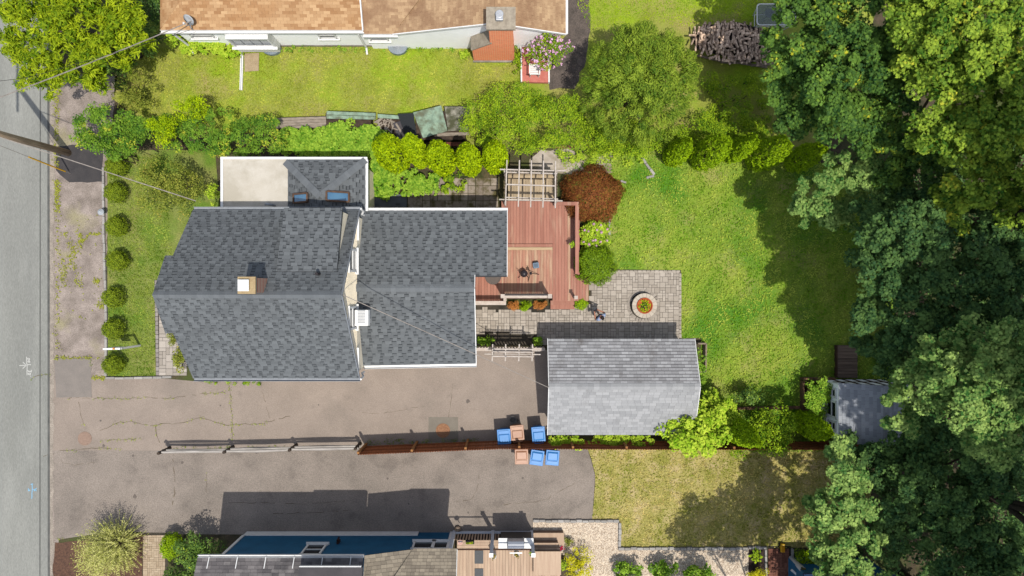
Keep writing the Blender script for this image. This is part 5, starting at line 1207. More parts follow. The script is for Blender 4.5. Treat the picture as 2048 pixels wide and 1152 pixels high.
m_log = M('grey_log', col(210,186,162,2.0), col(160,134,114,2.0), 6, c3=col(112,92,80,1.6), s3=2, grain=.3, gs=30, objrand=.35, stretch=(3,3,3)); lmesh = []
for k in range(6):
    b = MB(); n = 5; rr = [U(.8,1.2) for _ in range(n)]
    b.add([(-.2,.055*rr[i]*math.cos(6.283*i/n),.055*rr[i]*math.sin(6.283*i/n)) for i in range(n)]+[(.2,.055*rr[i]*math.cos(6.283*i/n+.2),.055*rr[i]*math.sin(6.283*i/n+.2)) for i in range(n)],
          [tuple(reversed(range(n))),tuple(range(n,2*n))]+[(i,(i+1)%n,n+(i+1)%n,n+i) for i in range(n)]); lmesh.append(b.mesh('firewood_log', m_log))
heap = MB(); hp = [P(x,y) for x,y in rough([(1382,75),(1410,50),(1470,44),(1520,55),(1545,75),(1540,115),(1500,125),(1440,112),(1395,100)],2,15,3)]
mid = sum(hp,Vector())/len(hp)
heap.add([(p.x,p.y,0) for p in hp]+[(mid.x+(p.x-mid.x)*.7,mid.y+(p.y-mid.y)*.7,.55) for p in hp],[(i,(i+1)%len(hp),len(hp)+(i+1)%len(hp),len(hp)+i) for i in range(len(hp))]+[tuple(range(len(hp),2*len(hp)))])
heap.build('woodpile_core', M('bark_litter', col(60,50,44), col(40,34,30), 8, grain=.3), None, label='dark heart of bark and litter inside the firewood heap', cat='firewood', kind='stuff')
rows = [(54,1404,1505),(64,1388,1528),(74,1384,1540),(84,1386,1544),(94,1392,1543),(104,1402,1540),(114,1425,1536),(122,1452,1528)]
for j,(py,xa_,xb_) in enumerate(rows):
    px = xa_
    while px < xb_:
        c = P(px+U(-2,2),py+U(-3,3)); e = min(px-xa_,xb_-px)/30; zz = .5+.25*min(1,e)*(1 if 1 < j < 6 else .4)+U(-.05,.1)
        o = bpy.data.objects.new('firewood_log', random.choice(lmesh)); link(o, None, (c.x*.985,c.y*.985,zz)); s_ = U(.8,1.25); o.scale = (U(.8,1.1),s_,s_)
        o.rotation_euler = (U(0,6),U(-.15,.15),R(90+U(-28,28)) if random.random() < .82 else R(U(-20,20)))
        tag(o, 'split grey firewood log in the big heap beside the evergreen', 'firewood', 'firewood logs in the heap'); px += U(4.4,6.8)
for k,(a,b) in enumerate((((1430,120),(1532,136)),((1440,126),(1500,128)),((1390,112),(1440,124)),((1500,133),(1545,130)))):
    p, q = P(*a), P(*b); MB().bar((p.x,p.y,.12+k*.01),(q.x,q.y,.12+k*.01),.1,.06).build('loose_plank', m_oldw, None, label=['long grey plank lying below the firewood heap','short plank tucked under the front of the firewood heap','plank at the left foot of the firewood heap','plank at the right foot of the firewood heap'][k], cat='plank')

# ------------------------------------------------------------------ collapsed lean-to between the lots
CL = thing('collapsed_lean_to', 'collapsed lean-to of old boards and green roof sheets under vines', 'lean-to', P(750,250))
def panel(name, pts, hs, th, mat): 
    ps = [P(x,y,h) for (x,y),h in zip(pts,hs)]; MB().slab(ps[:3],th).build(name, mat, CL) if len(ps) == 3 else MB().slab(ps,th).build(name, mat, CL)
m_gb = M('grey_board', col(186,172,156), col(150,138,124), 4, grain=.2, stretch=(1,4,1)); m_gn = M('green_felt', col(176,204,178), col(140,164,144), 5, c3=col(120,124,100), s3=1.6, grain=.2, bump=.3); m_gs2 = M('streaked_sheet', col(176,172,156), col(120,118,106), 4, c3=col(90,92,66), s3=2, grain=.3)
base = MB()
for x0,x1,y0,y1,hh in ((556,650,236,262,.6),(655,750,226,262,.68),(757,826,234,285,.66),(832,935,224,285,.72)): a, b = P(x0+3,y1), P(x1-3,y0+6); base.box(a.x,b.x,a.y,b.y,0,hh-.08)
base.build('rotten_base', M('rotten_wood', col(96,80,66), col(66,54,46), 5, grain=.3), CL)
for k in range(4): panel('board', [(552,236+k*5.5),(652,233+k*5.5),(652,238+k*5.5),(552,241+k*5.5)], [.75-.05*k]*4, .04, m_gb)
for k in range(2): panel('green_board', [(653,222+k*8),(751,226+k*7),(751,232+k*7),(653,229+k*8)], [.85-.06*k]*4, .04, m_gn)
panel('board', [(755,228),(800,231),(800,238),(756,236)], [.8]*4, .04, m_gn)
panel('shingle_sheet', [(795,228),(827,226),(834,276),(814,281)], [.86,.9,.7,.7], .04, m_shA)
panel('dark_slab', [(786,246),(800,242),(816,290),(800,293)], [.8,.82,.72,.7], .05, M('tar_sheet', col(92,88,92), col(80,76,80)))
MB().bar(P(792,247,.9),P(813,282,.8),.09,.04).build('board', m_gb, CL)
panel('green_roof_sheet', [(826,225),(882,211),(895,262),(846,276)], [.9,1.05,.95,.8], .05, m_gn)
panel('streaked_roof_sheet', [(889,213),(938,213),(938,260),(896,262)], [.98,1.0,.9,.88], .05, m_gs2)
panel('board', [(866,266),(938,264),(938,270),(868,273)], [.7]*4, .05, m_gb)
panel('rusty_board', [(858,284),(940,284),(940,292),(858,292)], [.5]*4, .05, M('rust_board', col(130,74,56), col(104,58,46), 4, grain=.2))
panel('board', [(1105,290),(1150,291),(1150,296),(1105,296)], [.6]*4, .04, M('rust_board2', col(150,96,74), col(124,78,62), 4, grain=.2))
rg = random.Random(4)
for k in range(26):
    x, y = rg.uniform(755,812), rg.uniform(240,262); c = P(x,y,.72); a = rg.uniform(0,3); L_ = rg.uniform(.08,.22)
    MB().bar((c.x-L_*math.cos(a),c.y-L_*math.sin(a),.74),(c.x+L_*math.cos(a),c.y+L_*math.sin(a),.74+rg.uniform(0,.05)),.05,.03).build('splinter', m_gb, CL)
# ------------------------------------------------------------------ person on the patio
def skin(name, js, es, mat, parent, org, rz, sub=2):
    me = bpy.data.meshes.new(name); me.from_pydata([j[0] for j in js], es, []); me.materials.append(mat)
    o = bpy.data.objects.new(name, me); link(o, parent, org); o.rotation_euler = (0,0,rz)
    bm = bmesh.new(); bm.from_mesh(me); ly = bm.verts.layers.skin.verify(); bm.verts.ensure_lookup_table()
    for i, j in enumerate(js): bm.verts[i][ly].radius = (j[1], j[1]*(j[2] if len(j) > 2 else 1)); bm.verts[i][ly].use_root = (i == 0)
    bm.to_mesh(me); bm.free()
    o.modifiers.new('skin','SKIN').use_smooth_shade = True; s = o.modifiers.new('sub','SUBSURF'); s.levels = sub; s.render_levels = sub
    return o
hp_ = P(1204,635,1.6); feet = Vector((hp_.x,hp_.y,.052)); face = math.atan2(.8,-.6)-math.pi/2
PE = thing('person', 'person in a blue patterned top standing on the patio holding a controller', 'person', feet)
js = [((0,0,.92),.135,.8),((0,0,1.1),.12,.75),((0,.0,1.28),.14,.7),((0,.0,1.41),.06),((0,.03,1.48),.075),((0,.03,1.56),.095),((0,.02,1.63),.07)]
es = [(0,1),(1,2),(2,3),(3,4),(4,5),(5,6)]
js.append(((0,.125,1.55),.016)); es.append((5,7))
for s_ in (-1,1):
    b0 = len(js); js += [((s_*.17,0,1.35),.06),((s_*.26,.05,1.12),.045),((s_*.12,.3,1.1),.032),((s_*.085,.36,1.12),.03,.6)]; es += [(2,b0),(b0,b0+1),(b0+1,b0+2),(b0+2,b0+3)]
    for k in range(4):
        f0 = len(js); js += [((s_*(.1-.014*k),.385,1.135-.012*k),.009),((s_*(.085-.016*k),.415-.006*k,1.14-.014*k),.0085),((s_*(.055-.012*k),.425-.008*k,1.145-.014*k),.008)]; es += [(b0+3,f0),(f0,f0+1),(f0+1,f0+2)]
    f0 = len(js); js += [((s_*.06,.36,1.15),.01),((s_*.04,.385,1.165),.009)]; es += [(b0+3,f0),(f0,f0+1)]
    l0 = len(js); js += [((s_*.09,0,.84),.09),((s_*.1,.02,.48),.06),((s_*.1,-.02,.09),.042),((s_*.11,.13,.035),.036,.8)]; es += [(0,l0),(l0,l0+1),(l0+1,l0+2),(l0+2,l0+3)]
m_skin = M('skin_tone', col(214,150,120), col(200,136,106), 8, grain=.05, rough=.5)
skin('body', js, es, m_skin, PE, feet, face, 1)
m_shirt = M('blue_print_shirt', col(90,130,190), col(210,220,236), 26, grain=.1, coords='obj', t3=(.5,.6))
tj = [((0,0,.95),.15,.85),((0,0,1.1),.14,.82),((0,0,1.28),.158,.78),((0,0,1.38),.085)]; te_ = [(0,1),(1,2),(2,3)]
for s_ in (-1,1): b0 = len(tj); tj += [((s_*.17,0,1.355),.072),((s_*.225,.03,1.21),.062)]; te_ += [(2,b0),(b0,b0+1)]
skin('shirt', tj, te_, m_shirt, PE, feet, face, 2)
tj = [((0,0,.95),.15,.85),((0,0,.86),.145,.85)]; te_ = [(0,1)]
for s_ in (-1,1): b0 = len(tj); tj += [((s_*.095,0,.76),.1),((s_*.105,.015,.52),.082)]; te_ += [(1,b0),(b0,b0+1)]
skin('shorts', tj, te_, M('denim', col(60,74,100), col(50,62,86), 10), PE, feet, face, 2)
hj = [((0,0,1.6),.1),((0,-.005,1.645),.095),((0,-.03,1.66),.07),((0,-.07,1.58),.08),((0,-.085,1.48),.06)]
skin('hair', hj, [(0,1),(1,2),(2,3),(3,4)], M('dark_hair', col(52,42,38), col(34,28,26), 20, grain=.3), PE, feet, face, 2)
Rp = Matrix.Translation(feet) @ Matrix.Rotation(face,4,'Z'); RC = thing('remote_controller', 'black remote controller in the hands of the standing person', 'controller', Rp @ Vector((0,.42,1.1)))
b = MB().box(-.09,.09,.36,.45,1.145,1.17); b.v = [tuple(Rp @ Vector(v)) for v in b.v]; b.build('body', m_blk, RC, bevel=.01)
b = MB().box(-.045,.045,.44,.52,1.165,1.18); b.v = [tuple(Rp @ Vector(v)) for v in b.v]; b.build('screen', m_glass, RC)

# ------------------------------------------------------------------ foliage materials
L_maple = LM('maple_leaf', col(40,74,38), col(116,150,66), .2, c3=col(190,190,70))
L_maple2 = LM('maple_leaf_light', col(56,98,34), col(168,192,78), .22, c3=col(206,204,84))
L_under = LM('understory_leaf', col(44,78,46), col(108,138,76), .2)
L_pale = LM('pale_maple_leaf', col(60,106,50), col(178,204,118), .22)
L_bright = LM('lanceolate_leaf', col(76,112,18), col(184,200,62), .25)
L_golden = LM('golden_scale', col(92,130,12), col(198,220,46), .2)
L_box = LM('boxwood_leaf', col(46,76,20), col(146,162,52), .12)
L_yew = LM('yew_needle', col(58,92,26), col(150,170,66), .1)
L_hedge = LM('hedge_leaf', col(58,108,28), col(172,196,62), .2)
L_vine = LM('vine_leaf', col(76,128,34), col(172,204,84), .25)
L_dark = LM('rhododendron_leaf', col(40,72,36), col(120,150,70), .12, rough=.35, c3=col(178,190,60))
L_olive = LM('olive_leaf', col(80,98,34), col(164,170,80), .2, c3=col(192,170,92))
L_red = LM('red_maple_leaf', col(104,58,38), col(168,108,66), .2, c3=col(160,128,70))
L_lime = LM('lime_leaf', col(120,168,30), col(212,230,96), .3)
L_willow = LM('willow_leaf', col(150,156,72), col(226,224,150), .25)
L_sumac = LM('mixed_leaf', col(50,96,34), col(136,170,64), .2, c3=col(184,190,78))
L_round = LM('laurel_leaf', col(40,82,22), col(140,168,48), .15, rough=.4)
L_ylw = LM('yellow_shrub_leaf', col(176,180,30), col(236,226,80), .25)
PINK = LM('pink_petal', col(226,160,206), col(250,214,240), .3)

def blob_tree(name, lab, cat, base, blobs, mat, leaf, per, k, r0, r1, group=None, aspect=.6, shape=LOBES, up=.9, tr=.16, jit=.55, flat=.6, trunkh=None, inner=.45, tonespread=None, droop=.15):
    """tree: base pixel on the ground, blobs (px,py,h,R metres) of clumps"""
    b = P(*base); t = thing(name, lab, cat, (b.x,b.y,0), group); cl = []; tips = []
    blobs = list(blobs)+[(q[0]+SC*q[3]*1.25*math.cos(a),q[1]+SC*q[3]*1.25*math.sin(a),q[2]-.5,q[3]*.32) for q in blobs for a in (U(0,2),U(2,4),U(4,6.2))]
    for (px,py,h,Rm) in blobs:
        c = P(px,py,h); (tips.append(c-Vector((0,0,Rm*.5))) if Rm > .85 and len(tips) < 5 else None); cl += crown_clumps((c.x,c.y,c.z-Rm*.35), Rm, Rm, Rm*.75, max(2,int(k*Rm*Rm)), r0, r1, flat=flat)
    p, n, idx = clump_cloud(cl, per, up=up, jit=jit, inner=inner)
    ct = RNG.uniform(0,1,len(cl))**2; tone = ct[idx]*.5+RNG.uniform(0,.55,len(p))
    leaves('crown', p, n, leaf, mat, t, aspect, shape, tone, droop=droop)
    limbs((b.x,b.y,0), trunkh or max(1.0,np.mean([q[2] for q in blobs])*.8), tr, tips, BARK, t)
    return t
FOR = 'maples of the wood along the right edge'
blob_tree('maple_tree','broad dark maple at the top right beside the firewood heap','tree',(1560,250),[(1640,60,7.2,1.7),(1605,140,6.6,1.3),(1700,130,8,1.8),(1625,205,6,1.0),(1690,225,7.2,1.2),(1770,60,8,1.9),(1780,190,7.2,1.6),(1575,185,5.8,.6),(1565,95,6.2,.7),(1660,-40,7.5,1.8),(1740,250,7,1.0),(1585,240,5.6,.5),(1830,290,6.4,.9),(1800,330,6,.9),(1870,330,6.6,.8),(1850,100,7.6,.9)],L_maple,.125,80,22,.2,.42,FOR)
blob_tree('maple_tree','tall yellow green maple filling the top right corner','tree',(1740,300),[(1930,80,10,1.9),(1985,220,9.6,1.9),(1900,250,9,1.3),(2050,120,10,1.9),(1960,340,8.6,1.2),(1905,420,8,.8),(2035,400,8,1.2),(1860,150,9,1.1),(1850,20,9.5,1.4),(1950,-40,10,2),(2080,280,9,1.7)],L_maple2,.125,80,22,.2,.42,FOR)
blob_tree('maple_tree','low maple limb reaching over the back lawn shadow edge','tree',(1640,430),[(1620,425,5,.5),(1650,370,5,.7),(1660,430,5,.6),(1735,330,5.2,1.1),(1820,370,5.4,1.2),(1600,410,4.9,.3),(1700,400,4.6,.8)],L_pale,.125,80,24,.18,.36,FOR)
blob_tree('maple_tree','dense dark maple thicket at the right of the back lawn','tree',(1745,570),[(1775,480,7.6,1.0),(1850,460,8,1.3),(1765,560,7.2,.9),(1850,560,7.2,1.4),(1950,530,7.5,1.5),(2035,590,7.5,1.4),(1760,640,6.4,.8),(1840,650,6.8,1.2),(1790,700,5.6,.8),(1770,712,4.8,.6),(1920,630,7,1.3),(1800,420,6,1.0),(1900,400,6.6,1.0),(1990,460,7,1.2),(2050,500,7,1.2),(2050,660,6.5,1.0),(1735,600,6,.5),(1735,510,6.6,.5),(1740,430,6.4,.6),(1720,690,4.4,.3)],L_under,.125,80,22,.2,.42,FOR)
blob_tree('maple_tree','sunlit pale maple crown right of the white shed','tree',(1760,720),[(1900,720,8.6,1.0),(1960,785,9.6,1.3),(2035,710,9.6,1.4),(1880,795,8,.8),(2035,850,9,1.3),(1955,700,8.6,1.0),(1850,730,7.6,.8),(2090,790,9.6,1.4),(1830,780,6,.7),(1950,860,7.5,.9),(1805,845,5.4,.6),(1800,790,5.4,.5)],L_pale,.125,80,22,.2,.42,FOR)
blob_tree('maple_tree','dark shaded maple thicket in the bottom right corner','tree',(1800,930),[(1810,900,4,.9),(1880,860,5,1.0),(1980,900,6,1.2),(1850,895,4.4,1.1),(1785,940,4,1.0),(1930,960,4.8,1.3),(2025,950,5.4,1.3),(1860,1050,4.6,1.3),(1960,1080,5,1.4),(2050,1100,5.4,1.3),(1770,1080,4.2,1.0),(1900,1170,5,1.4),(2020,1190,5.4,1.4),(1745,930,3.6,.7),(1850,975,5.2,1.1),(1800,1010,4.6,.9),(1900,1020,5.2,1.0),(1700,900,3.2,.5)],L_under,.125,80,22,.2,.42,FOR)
blob_tree('maple_tree','pale sunlit maple crown at the bottom beside the dry lawn','tree',(1640,1010),[(1690,960,6,.7),(1668,1030,6,.9),(1705,1100,6.2,1.0),(1652,1090,5.6,.6),(1722,1020,5.8,.6),(1705,1180,6.4,1.3),(1640,1010,5.2,.4),(1680,900,5,.4)],L_pale,.125,80,24,.2,.4,FOR)
for (x,y,z,r_),lab in zip(((18.3,-2.6,15.5,3.0),(19.8,-8.6,14.5,2.9),(18.6,-13.8,12.5,3.2),(18.6,2.6,16,2.8)),('tall maple outside the frame shading the right thicket','tall maple outside the frame right of the shed','tall maple outside the frame below the right corner','tall maple outside the frame right of the back lawn')):
    t = thing('maple_tree', lab, 'tree', (x,y,0), FOR); cl = crown_clumps((x,y,z-1), r_, r_, 2.2, 70, .7, 1.2)
    p, n, idx = clump_cloud(cl, 75, inner=.2); leaves('crown', p, n, .3, L_maple, t, .6, LOBES); limbs((x,y,0), z*.8, .28, [q[:3] for q in cl[::9]], BARK, t)
blob_tree('hedge_tree','row tree just outside the bottom edge shading the dry lawn','tree',(1560,1350),[(1300,1240,2.6,.8),(1390,1235,2.8,.9),(1632,1275,7,1.5),(1560,1285,7,1.3),(1720,1310,7.5,1.6),(1590,1360,7.5,1.5),(1680,1230,6.4,.8)],L_hedge,.16,70,12,.3,.6,shape=DIAM)

xy = in_poly(2300,[(1700,330),(1800,260),(2200,200),(2300,1300),(1700,1300),(1690,1130),(1740,905),(1800,900),(1800,760),(1740,660),(1720,480)]); hh = .3+1.6*lump(xy,1.0,4); r_ = RNG.uniform(.2,.45,2300)
p, nr, idx = clump_cloud(np.stack([xy[:,0],xy[:,1],hh-r_,r_,r_],1), 16); p[:,2] = np.maximum(p[:,2],.03); leaves('undergrowth', p, nr, .17, L_under, None, .6, DIAM, label='dark undergrowth on the floor of the wood', cat='undergrowth', kind='stuff')
# upper left bright tree with long leaves
blob_tree('ailanthus_tree','bright green tree with long narrow leaves in the top left corner','tree',(190,100),[(40,30,4.03,1.0),(130,40,4.32,1.2),(215,60,4.03,1.1),(80,110,3.60,.9),(170,125,3.74,.9),(110,160,3.17,.6),(20,90,3.60,.6),(245,20,3.74,.9),(195,160,3.02,.4),(60,150,3.17,.5),(140,-30,4.32,1.2),(30,-30,4.18,1.0),(265,70,3.31,.7),(235,105,3.31,.6)],L_bright,.24,44,44,.2,.36,aspect=.24,shape=DIAM,up=.8,inner=.1,jit=.5,droop=.3)
blob_tree('understory_shrub','dark shrub in the shade behind the bright top left tree','shrub',(280,110),[(262,90,1.6,.8),(290,40,1.6,.8),(285,0,1.8,.8),(240,140,1.2,.5)],L_dark,.12,70,14,.22,.4,shape=DIAM)

def shrub(name, lab, px, py, h, rx, ry, mat, n=14, per=60, leaf=.09, r0=.14, r1=.28, aspect=.5, shape=DIAM, up=.6, group=None, base=0.0, flat=.85, cat='shrub', jit=.5, inner=.5, tdir=None, extra=None, droop=.15, lo=-.35):
    """shrub whose crown centre shows at pixel (px,py); rx,ry metres, h total height"""
    c = P(px,py,h*.6); t = thing(name, lab, cat, (c.x,c.y,base), group); hz = (h-base)/2
    cl = crown_clumps((c.x,c.y,base+hz*1.0), rx, ry, hz*.9, n, r0, r1, flat=flat)
    p, nr, idx = clump_cloud(cl, per, up=up, jit=jit, inner=inner, lo=lo); p[:,2] = np.maximum(p[:,2], base+.03)
    ct = RNG.uniform(0,.5,len(cl)); tone = ct[idx]*.7+RNG.uniform(0,.65,len(p))
    td = None
    if tdir == 'out': td = p-np.array([c.x,c.y,base+hz*.4]); td = norm(td)+np.array([0,0,-.1])
    leaves('crown', p, nr, leaf, mat, t, aspect, shape, tone, tdir=td, droop=droop)
    st = MB()
    for k in range(4):
        q = cl[(k*3)%len(cl)]; st.tube([(c.x+U(-.05,.05),c.y+U(-.05,.05),base),(q[0]*.5+c.x*.5,q[1]*.5+c.y*.5,base+(q[2]-base)*.6),q[:3]],[.03,.022,.01],5)
    st.build('stem', BARK, t)
    return t, cl
def ball(name, lab, px, py, r, h, mat, n=2600, leaf=.06, group=None, base=0.0, aspect=.55, lum=.1, rx=None, cat='shrub'):
    """clipped round shrub"""
    c = P(px,py,h*.55); t = thing(name, lab, cat, (c.x,c.y,base), group); d = sph(n); d[:,2] = np.where(d[:,2] < -.5, -d[:,2], d[:,2])
    k = 1+lum*(np.sin(d[:,0]*9+px)*np.sin(d[:,1]*8+py)+.6*np.sin(d[:,2]*11+px*.3))
    q = (.62+.38*RNG.random(n)**.4)*k; hz = (h-base)/2
    p = np.stack([c.x+d[:,0]*q*(rx or r), c.y+d[:,1]*q*r, base+hz+d[:,2]*q*hz],1); p[:,2] = np.maximum(p[:,2],base+.02)
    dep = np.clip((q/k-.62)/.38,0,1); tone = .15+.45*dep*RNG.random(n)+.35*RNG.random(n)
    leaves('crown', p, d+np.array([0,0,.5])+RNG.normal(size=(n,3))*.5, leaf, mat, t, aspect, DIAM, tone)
    MB().tube([(c.x,c.y,base),(c.x,c.y,base+hz)],[.05,.03],6).build('stem', BARK, t)
    return t
# seven box balls
labs = ['topmost box ball, half under the hedge shrubs','second box ball from the hedge shrubs','box ball just below the small garden lantern','box ball in the middle of the front row','box ball left of the front walk top','box ball just above the sign post','box ball just below the sign post']
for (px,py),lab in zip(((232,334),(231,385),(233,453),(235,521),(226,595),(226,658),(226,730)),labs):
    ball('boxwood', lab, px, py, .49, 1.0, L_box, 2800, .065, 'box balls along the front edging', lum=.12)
# arborvitae
def arborvitae(lab, px, py, r, h, group, n=5200, lean=0.0, mat=None, seed=0):
    c = P(px,py,h*.55); t = thing('arborvitae', lab, 'arborvitae', (c.x,c.y,0), group)
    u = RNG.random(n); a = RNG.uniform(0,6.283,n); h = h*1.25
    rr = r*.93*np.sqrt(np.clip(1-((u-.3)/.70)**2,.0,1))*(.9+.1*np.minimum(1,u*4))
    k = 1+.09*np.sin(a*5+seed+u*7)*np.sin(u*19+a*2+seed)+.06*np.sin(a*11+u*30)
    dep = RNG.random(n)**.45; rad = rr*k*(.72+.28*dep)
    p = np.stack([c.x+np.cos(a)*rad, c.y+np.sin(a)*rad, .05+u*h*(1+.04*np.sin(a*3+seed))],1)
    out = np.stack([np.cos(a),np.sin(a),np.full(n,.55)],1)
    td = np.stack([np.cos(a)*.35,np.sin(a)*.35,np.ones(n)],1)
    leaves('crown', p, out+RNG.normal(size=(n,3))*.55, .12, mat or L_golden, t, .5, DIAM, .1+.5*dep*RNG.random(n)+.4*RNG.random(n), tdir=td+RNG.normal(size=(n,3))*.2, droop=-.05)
    MB().tube([(c.x,c.y,0),(c.x,c.y,h*.8)],[.08,.02],6).build('trunk', BARK, t)
GA1 = 'golden arborvitae behind the wing'; GA2 = 'arborvitae at the back lawn edge'
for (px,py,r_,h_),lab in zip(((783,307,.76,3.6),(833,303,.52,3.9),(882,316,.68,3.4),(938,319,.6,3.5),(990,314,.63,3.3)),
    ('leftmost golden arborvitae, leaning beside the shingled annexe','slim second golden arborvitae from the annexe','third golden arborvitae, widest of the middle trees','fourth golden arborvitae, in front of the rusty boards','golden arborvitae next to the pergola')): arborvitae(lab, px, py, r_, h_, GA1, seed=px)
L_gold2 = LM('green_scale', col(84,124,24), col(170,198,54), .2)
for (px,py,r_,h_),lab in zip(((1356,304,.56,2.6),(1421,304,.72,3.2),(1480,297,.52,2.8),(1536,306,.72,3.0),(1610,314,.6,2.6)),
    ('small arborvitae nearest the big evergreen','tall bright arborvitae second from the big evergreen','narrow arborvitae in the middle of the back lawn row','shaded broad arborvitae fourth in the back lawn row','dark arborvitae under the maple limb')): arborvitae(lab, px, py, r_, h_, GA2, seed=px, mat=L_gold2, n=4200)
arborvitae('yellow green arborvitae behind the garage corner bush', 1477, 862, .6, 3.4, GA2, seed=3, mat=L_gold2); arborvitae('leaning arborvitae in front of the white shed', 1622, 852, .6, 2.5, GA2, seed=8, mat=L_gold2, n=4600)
# big evergreen
c = P(1278,168,3.0); YW = thing('yew_tree', 'huge olive green evergreen between the lawns', 'tree', (c.x,c.y,0)); cl = crown_clumps((c.x,c.y,2.6), 2.55, 2.65, 2.6, 330, .2, .38, flat=.8, shell=.8)
cl += [(c.x+U(-1.3,1.3),c.y+U(-1.3,1.3),U(3.6,4.9),.36,.3) for _ in range(150)]
p, nr, idx = clump_cloud(cl, 95, up=.5, jit=.35, inner=.2); td = norm(p-np.array([c.x,c.y,3.4]))+np.array([0,0,.25])
leaves('crown', p, nr, .13, L_yew, YW, .28, DIAM, RNG.uniform(0,.45,len(cl))[idx]+RNG.uniform(0,.55,len(p)), tdir=td, droop=.2); limbs((c.x,c.y,0),3.4,.22,[q[:3] for q in cl[:260:40]],BARK,YW)
# hedge mass in the middle
def mass(name, lab, pts, mat, n, leaf, h, seed=1, hmin=.15, aspect=.5, cat='shrub', per=60, rc=(.2,.4), shape=DIAM, up=.7, tdir=None, tip=0.0):
    """leafy mass filling a ground outline given in pixels at height h"""
    xy = in_poly(n, pts)*(1-h*.6/HC); hh = hmin+(h-hmin)*(.35+.65*lump(xy,1.2,seed)); r = RNG.uniform(rc[0],rc[1],n)
    cl = np.stack([xy[:,0],xy[:,1],hh-r*.4,r,r*.8],1); p, nr, idx = clump_cloud(cl, per, up=up); p[:,2] = np.maximum(p[:,2],.03)
    m = xy.mean(0); t = thing(name, lab, cat, (m[0],m[1],0)); leaves('foliage', p, nr, leaf, mat, t, aspect, shape, (RNG.uniform(0,.45,n)+np.where(RNG.random(n) < tip,.42,0))[idx]+RNG.uniform(0,.6 if not tip else .45,len(p)))
    st = MB()
    for i in range(0,n,max(1,n//10)): st.tube([(xy[i,0],xy[i,1],0),(xy[i,0]+U(-.1,.1),xy[i,1]+U(-.1,.1),hh[i]*.6),(xy[i,0],xy[i,1],hh[i])],[.03,.02,.01],5)
    st.build('stem', BARK, t); return t
mass('privet_hedge','broad green overgrown hedge between arborvitae and big evergreen',[(935,215),(990,180),(1080,185),(1160,205),(1200,250),(1200,300),(1120,296),(1060,302),(1010,300),(960,290),(925,255)],L_hedge,300,.085,2.6,1,.9)
mass('bramble_thicket','bramble thicket below the big evergreen',[(1180,262),(1260,250),(1340,270),(1400,232),(1480,228),(1540,250),(1540,288),(1440,280),(1330,292),(1250,312),(1190,312)],L_hedge,230,.09,1.6,2,.4)
mass('weed_patch','lush green weeds around the broken concrete above the red maple',[(1100,300),(1180,288),(1290,292),(1300,322),(1250,340),(1200,322),(1170,338),(1120,318)],L_lime,70,.1,.4,21,.1,rc=(.12,.22),per=26,cat='weeds')
mass('bramble_thicket','shaded bramble between firewood heap and back row',[(1400,150),(1530,150),(1545,235),(1420,235)],L_hedge,46,.1,.7,3,.15)
mass('vine_cover','large leaved vine blanket along the north wall of the annexe',[(565,262),(640,262),(700,246),(760,262),(790,290),(748,318),(735,312),(560,308)],L_vine,230,.12,1.1,4,.5,.85,up=1.2,rc=(.16,.3),per=40)
mass('vine_cover','vine patch spilling past the cellar doors',[(738,318),(770,312),(850,352),(880,352),(870,385),(840,388),(800,388),(770,398),(742,392)],L_vine,110,.12,.8,5,.3,.85,up=1.2,rc=(.14,.26),per=40)
mass('ivy_patch','small dark ivy plant on the slate court',[(885,345),(925,345),(932,375),(905,392),(880,380)],L_hedge,16,.09,.5,6,.2,rc=(.12,.2))
mass('hedge_shrub','dark green shrub with yellow tips beside the pole pad',[(150,245),(200,220),(260,220),(300,250),(290,300),(240,320),(190,300),(145,280)],L_sumac,130,.11,2.2,7,.8,rc=(.18,.34),tip=.13)
mass('hedge_shrub','mixed dark shrub between golden cypress and vines',[(290,255),(330,240),(380,236),(450,225),(540,238),(580,258),(565,310),(480,312),(400,306),(330,300)],L_sumac,170,.1,2.0,8,.8,rc=(.16,.3),tip=.2)
shrub('drooping_shrub','pale olive drooping shrub beside the upper lawn corner',265,185,1.8,.95,1.0,L_olive,26,70,.14,.2,.36,.25,tdir='out',up=.4)
shrub('golden_cypress','golden cypress near the lawn with bare twigs',392,218,3.0,1.0,.55,L_golden,36,70,.09,.16,.3,.35)
shrub('golden_cypress','golden cypress in front of the dark hedge shrubs',335,262,2.9,.85,.75,L_golden,40,70,.09,.16,.3,.35)
shrub('crab_apple','wide thin olive shrub over the front lawn',335,372,2.4,1.75,1.45,L_olive,110,60,.09,.2,.42,.5,up=.5,inner=.1)
shrub('crab_apple','brown green shrub tuft beside the flat roof',440,290,1.6,.5,.5,L_olive,12,50,.08,.15,.28)
shrub('leafy_sapling','bright sapling at the corner of flat roof and eave',428,385,1.6,.35,.55,L_lime,12,40,.1,.12,.22)
shrub('flower_bush','reddish green bush at the end of the front walk',362,715,1.0,.4,.75,L_olive,20,60,.1,.12,.24)
shrub('flower_bush','small reddish plant tuft by the walk pavers',345,678,.6,.25,.3,L_olive,8,50,.07,.1,.16)
mass('edging_plants','low plants along the driveway under the front eave',[(395,757),(520,755),(520,768),(400,768)],L_hedge,22,.07,.25,9,.08,rc=(.08,.14),per=30)
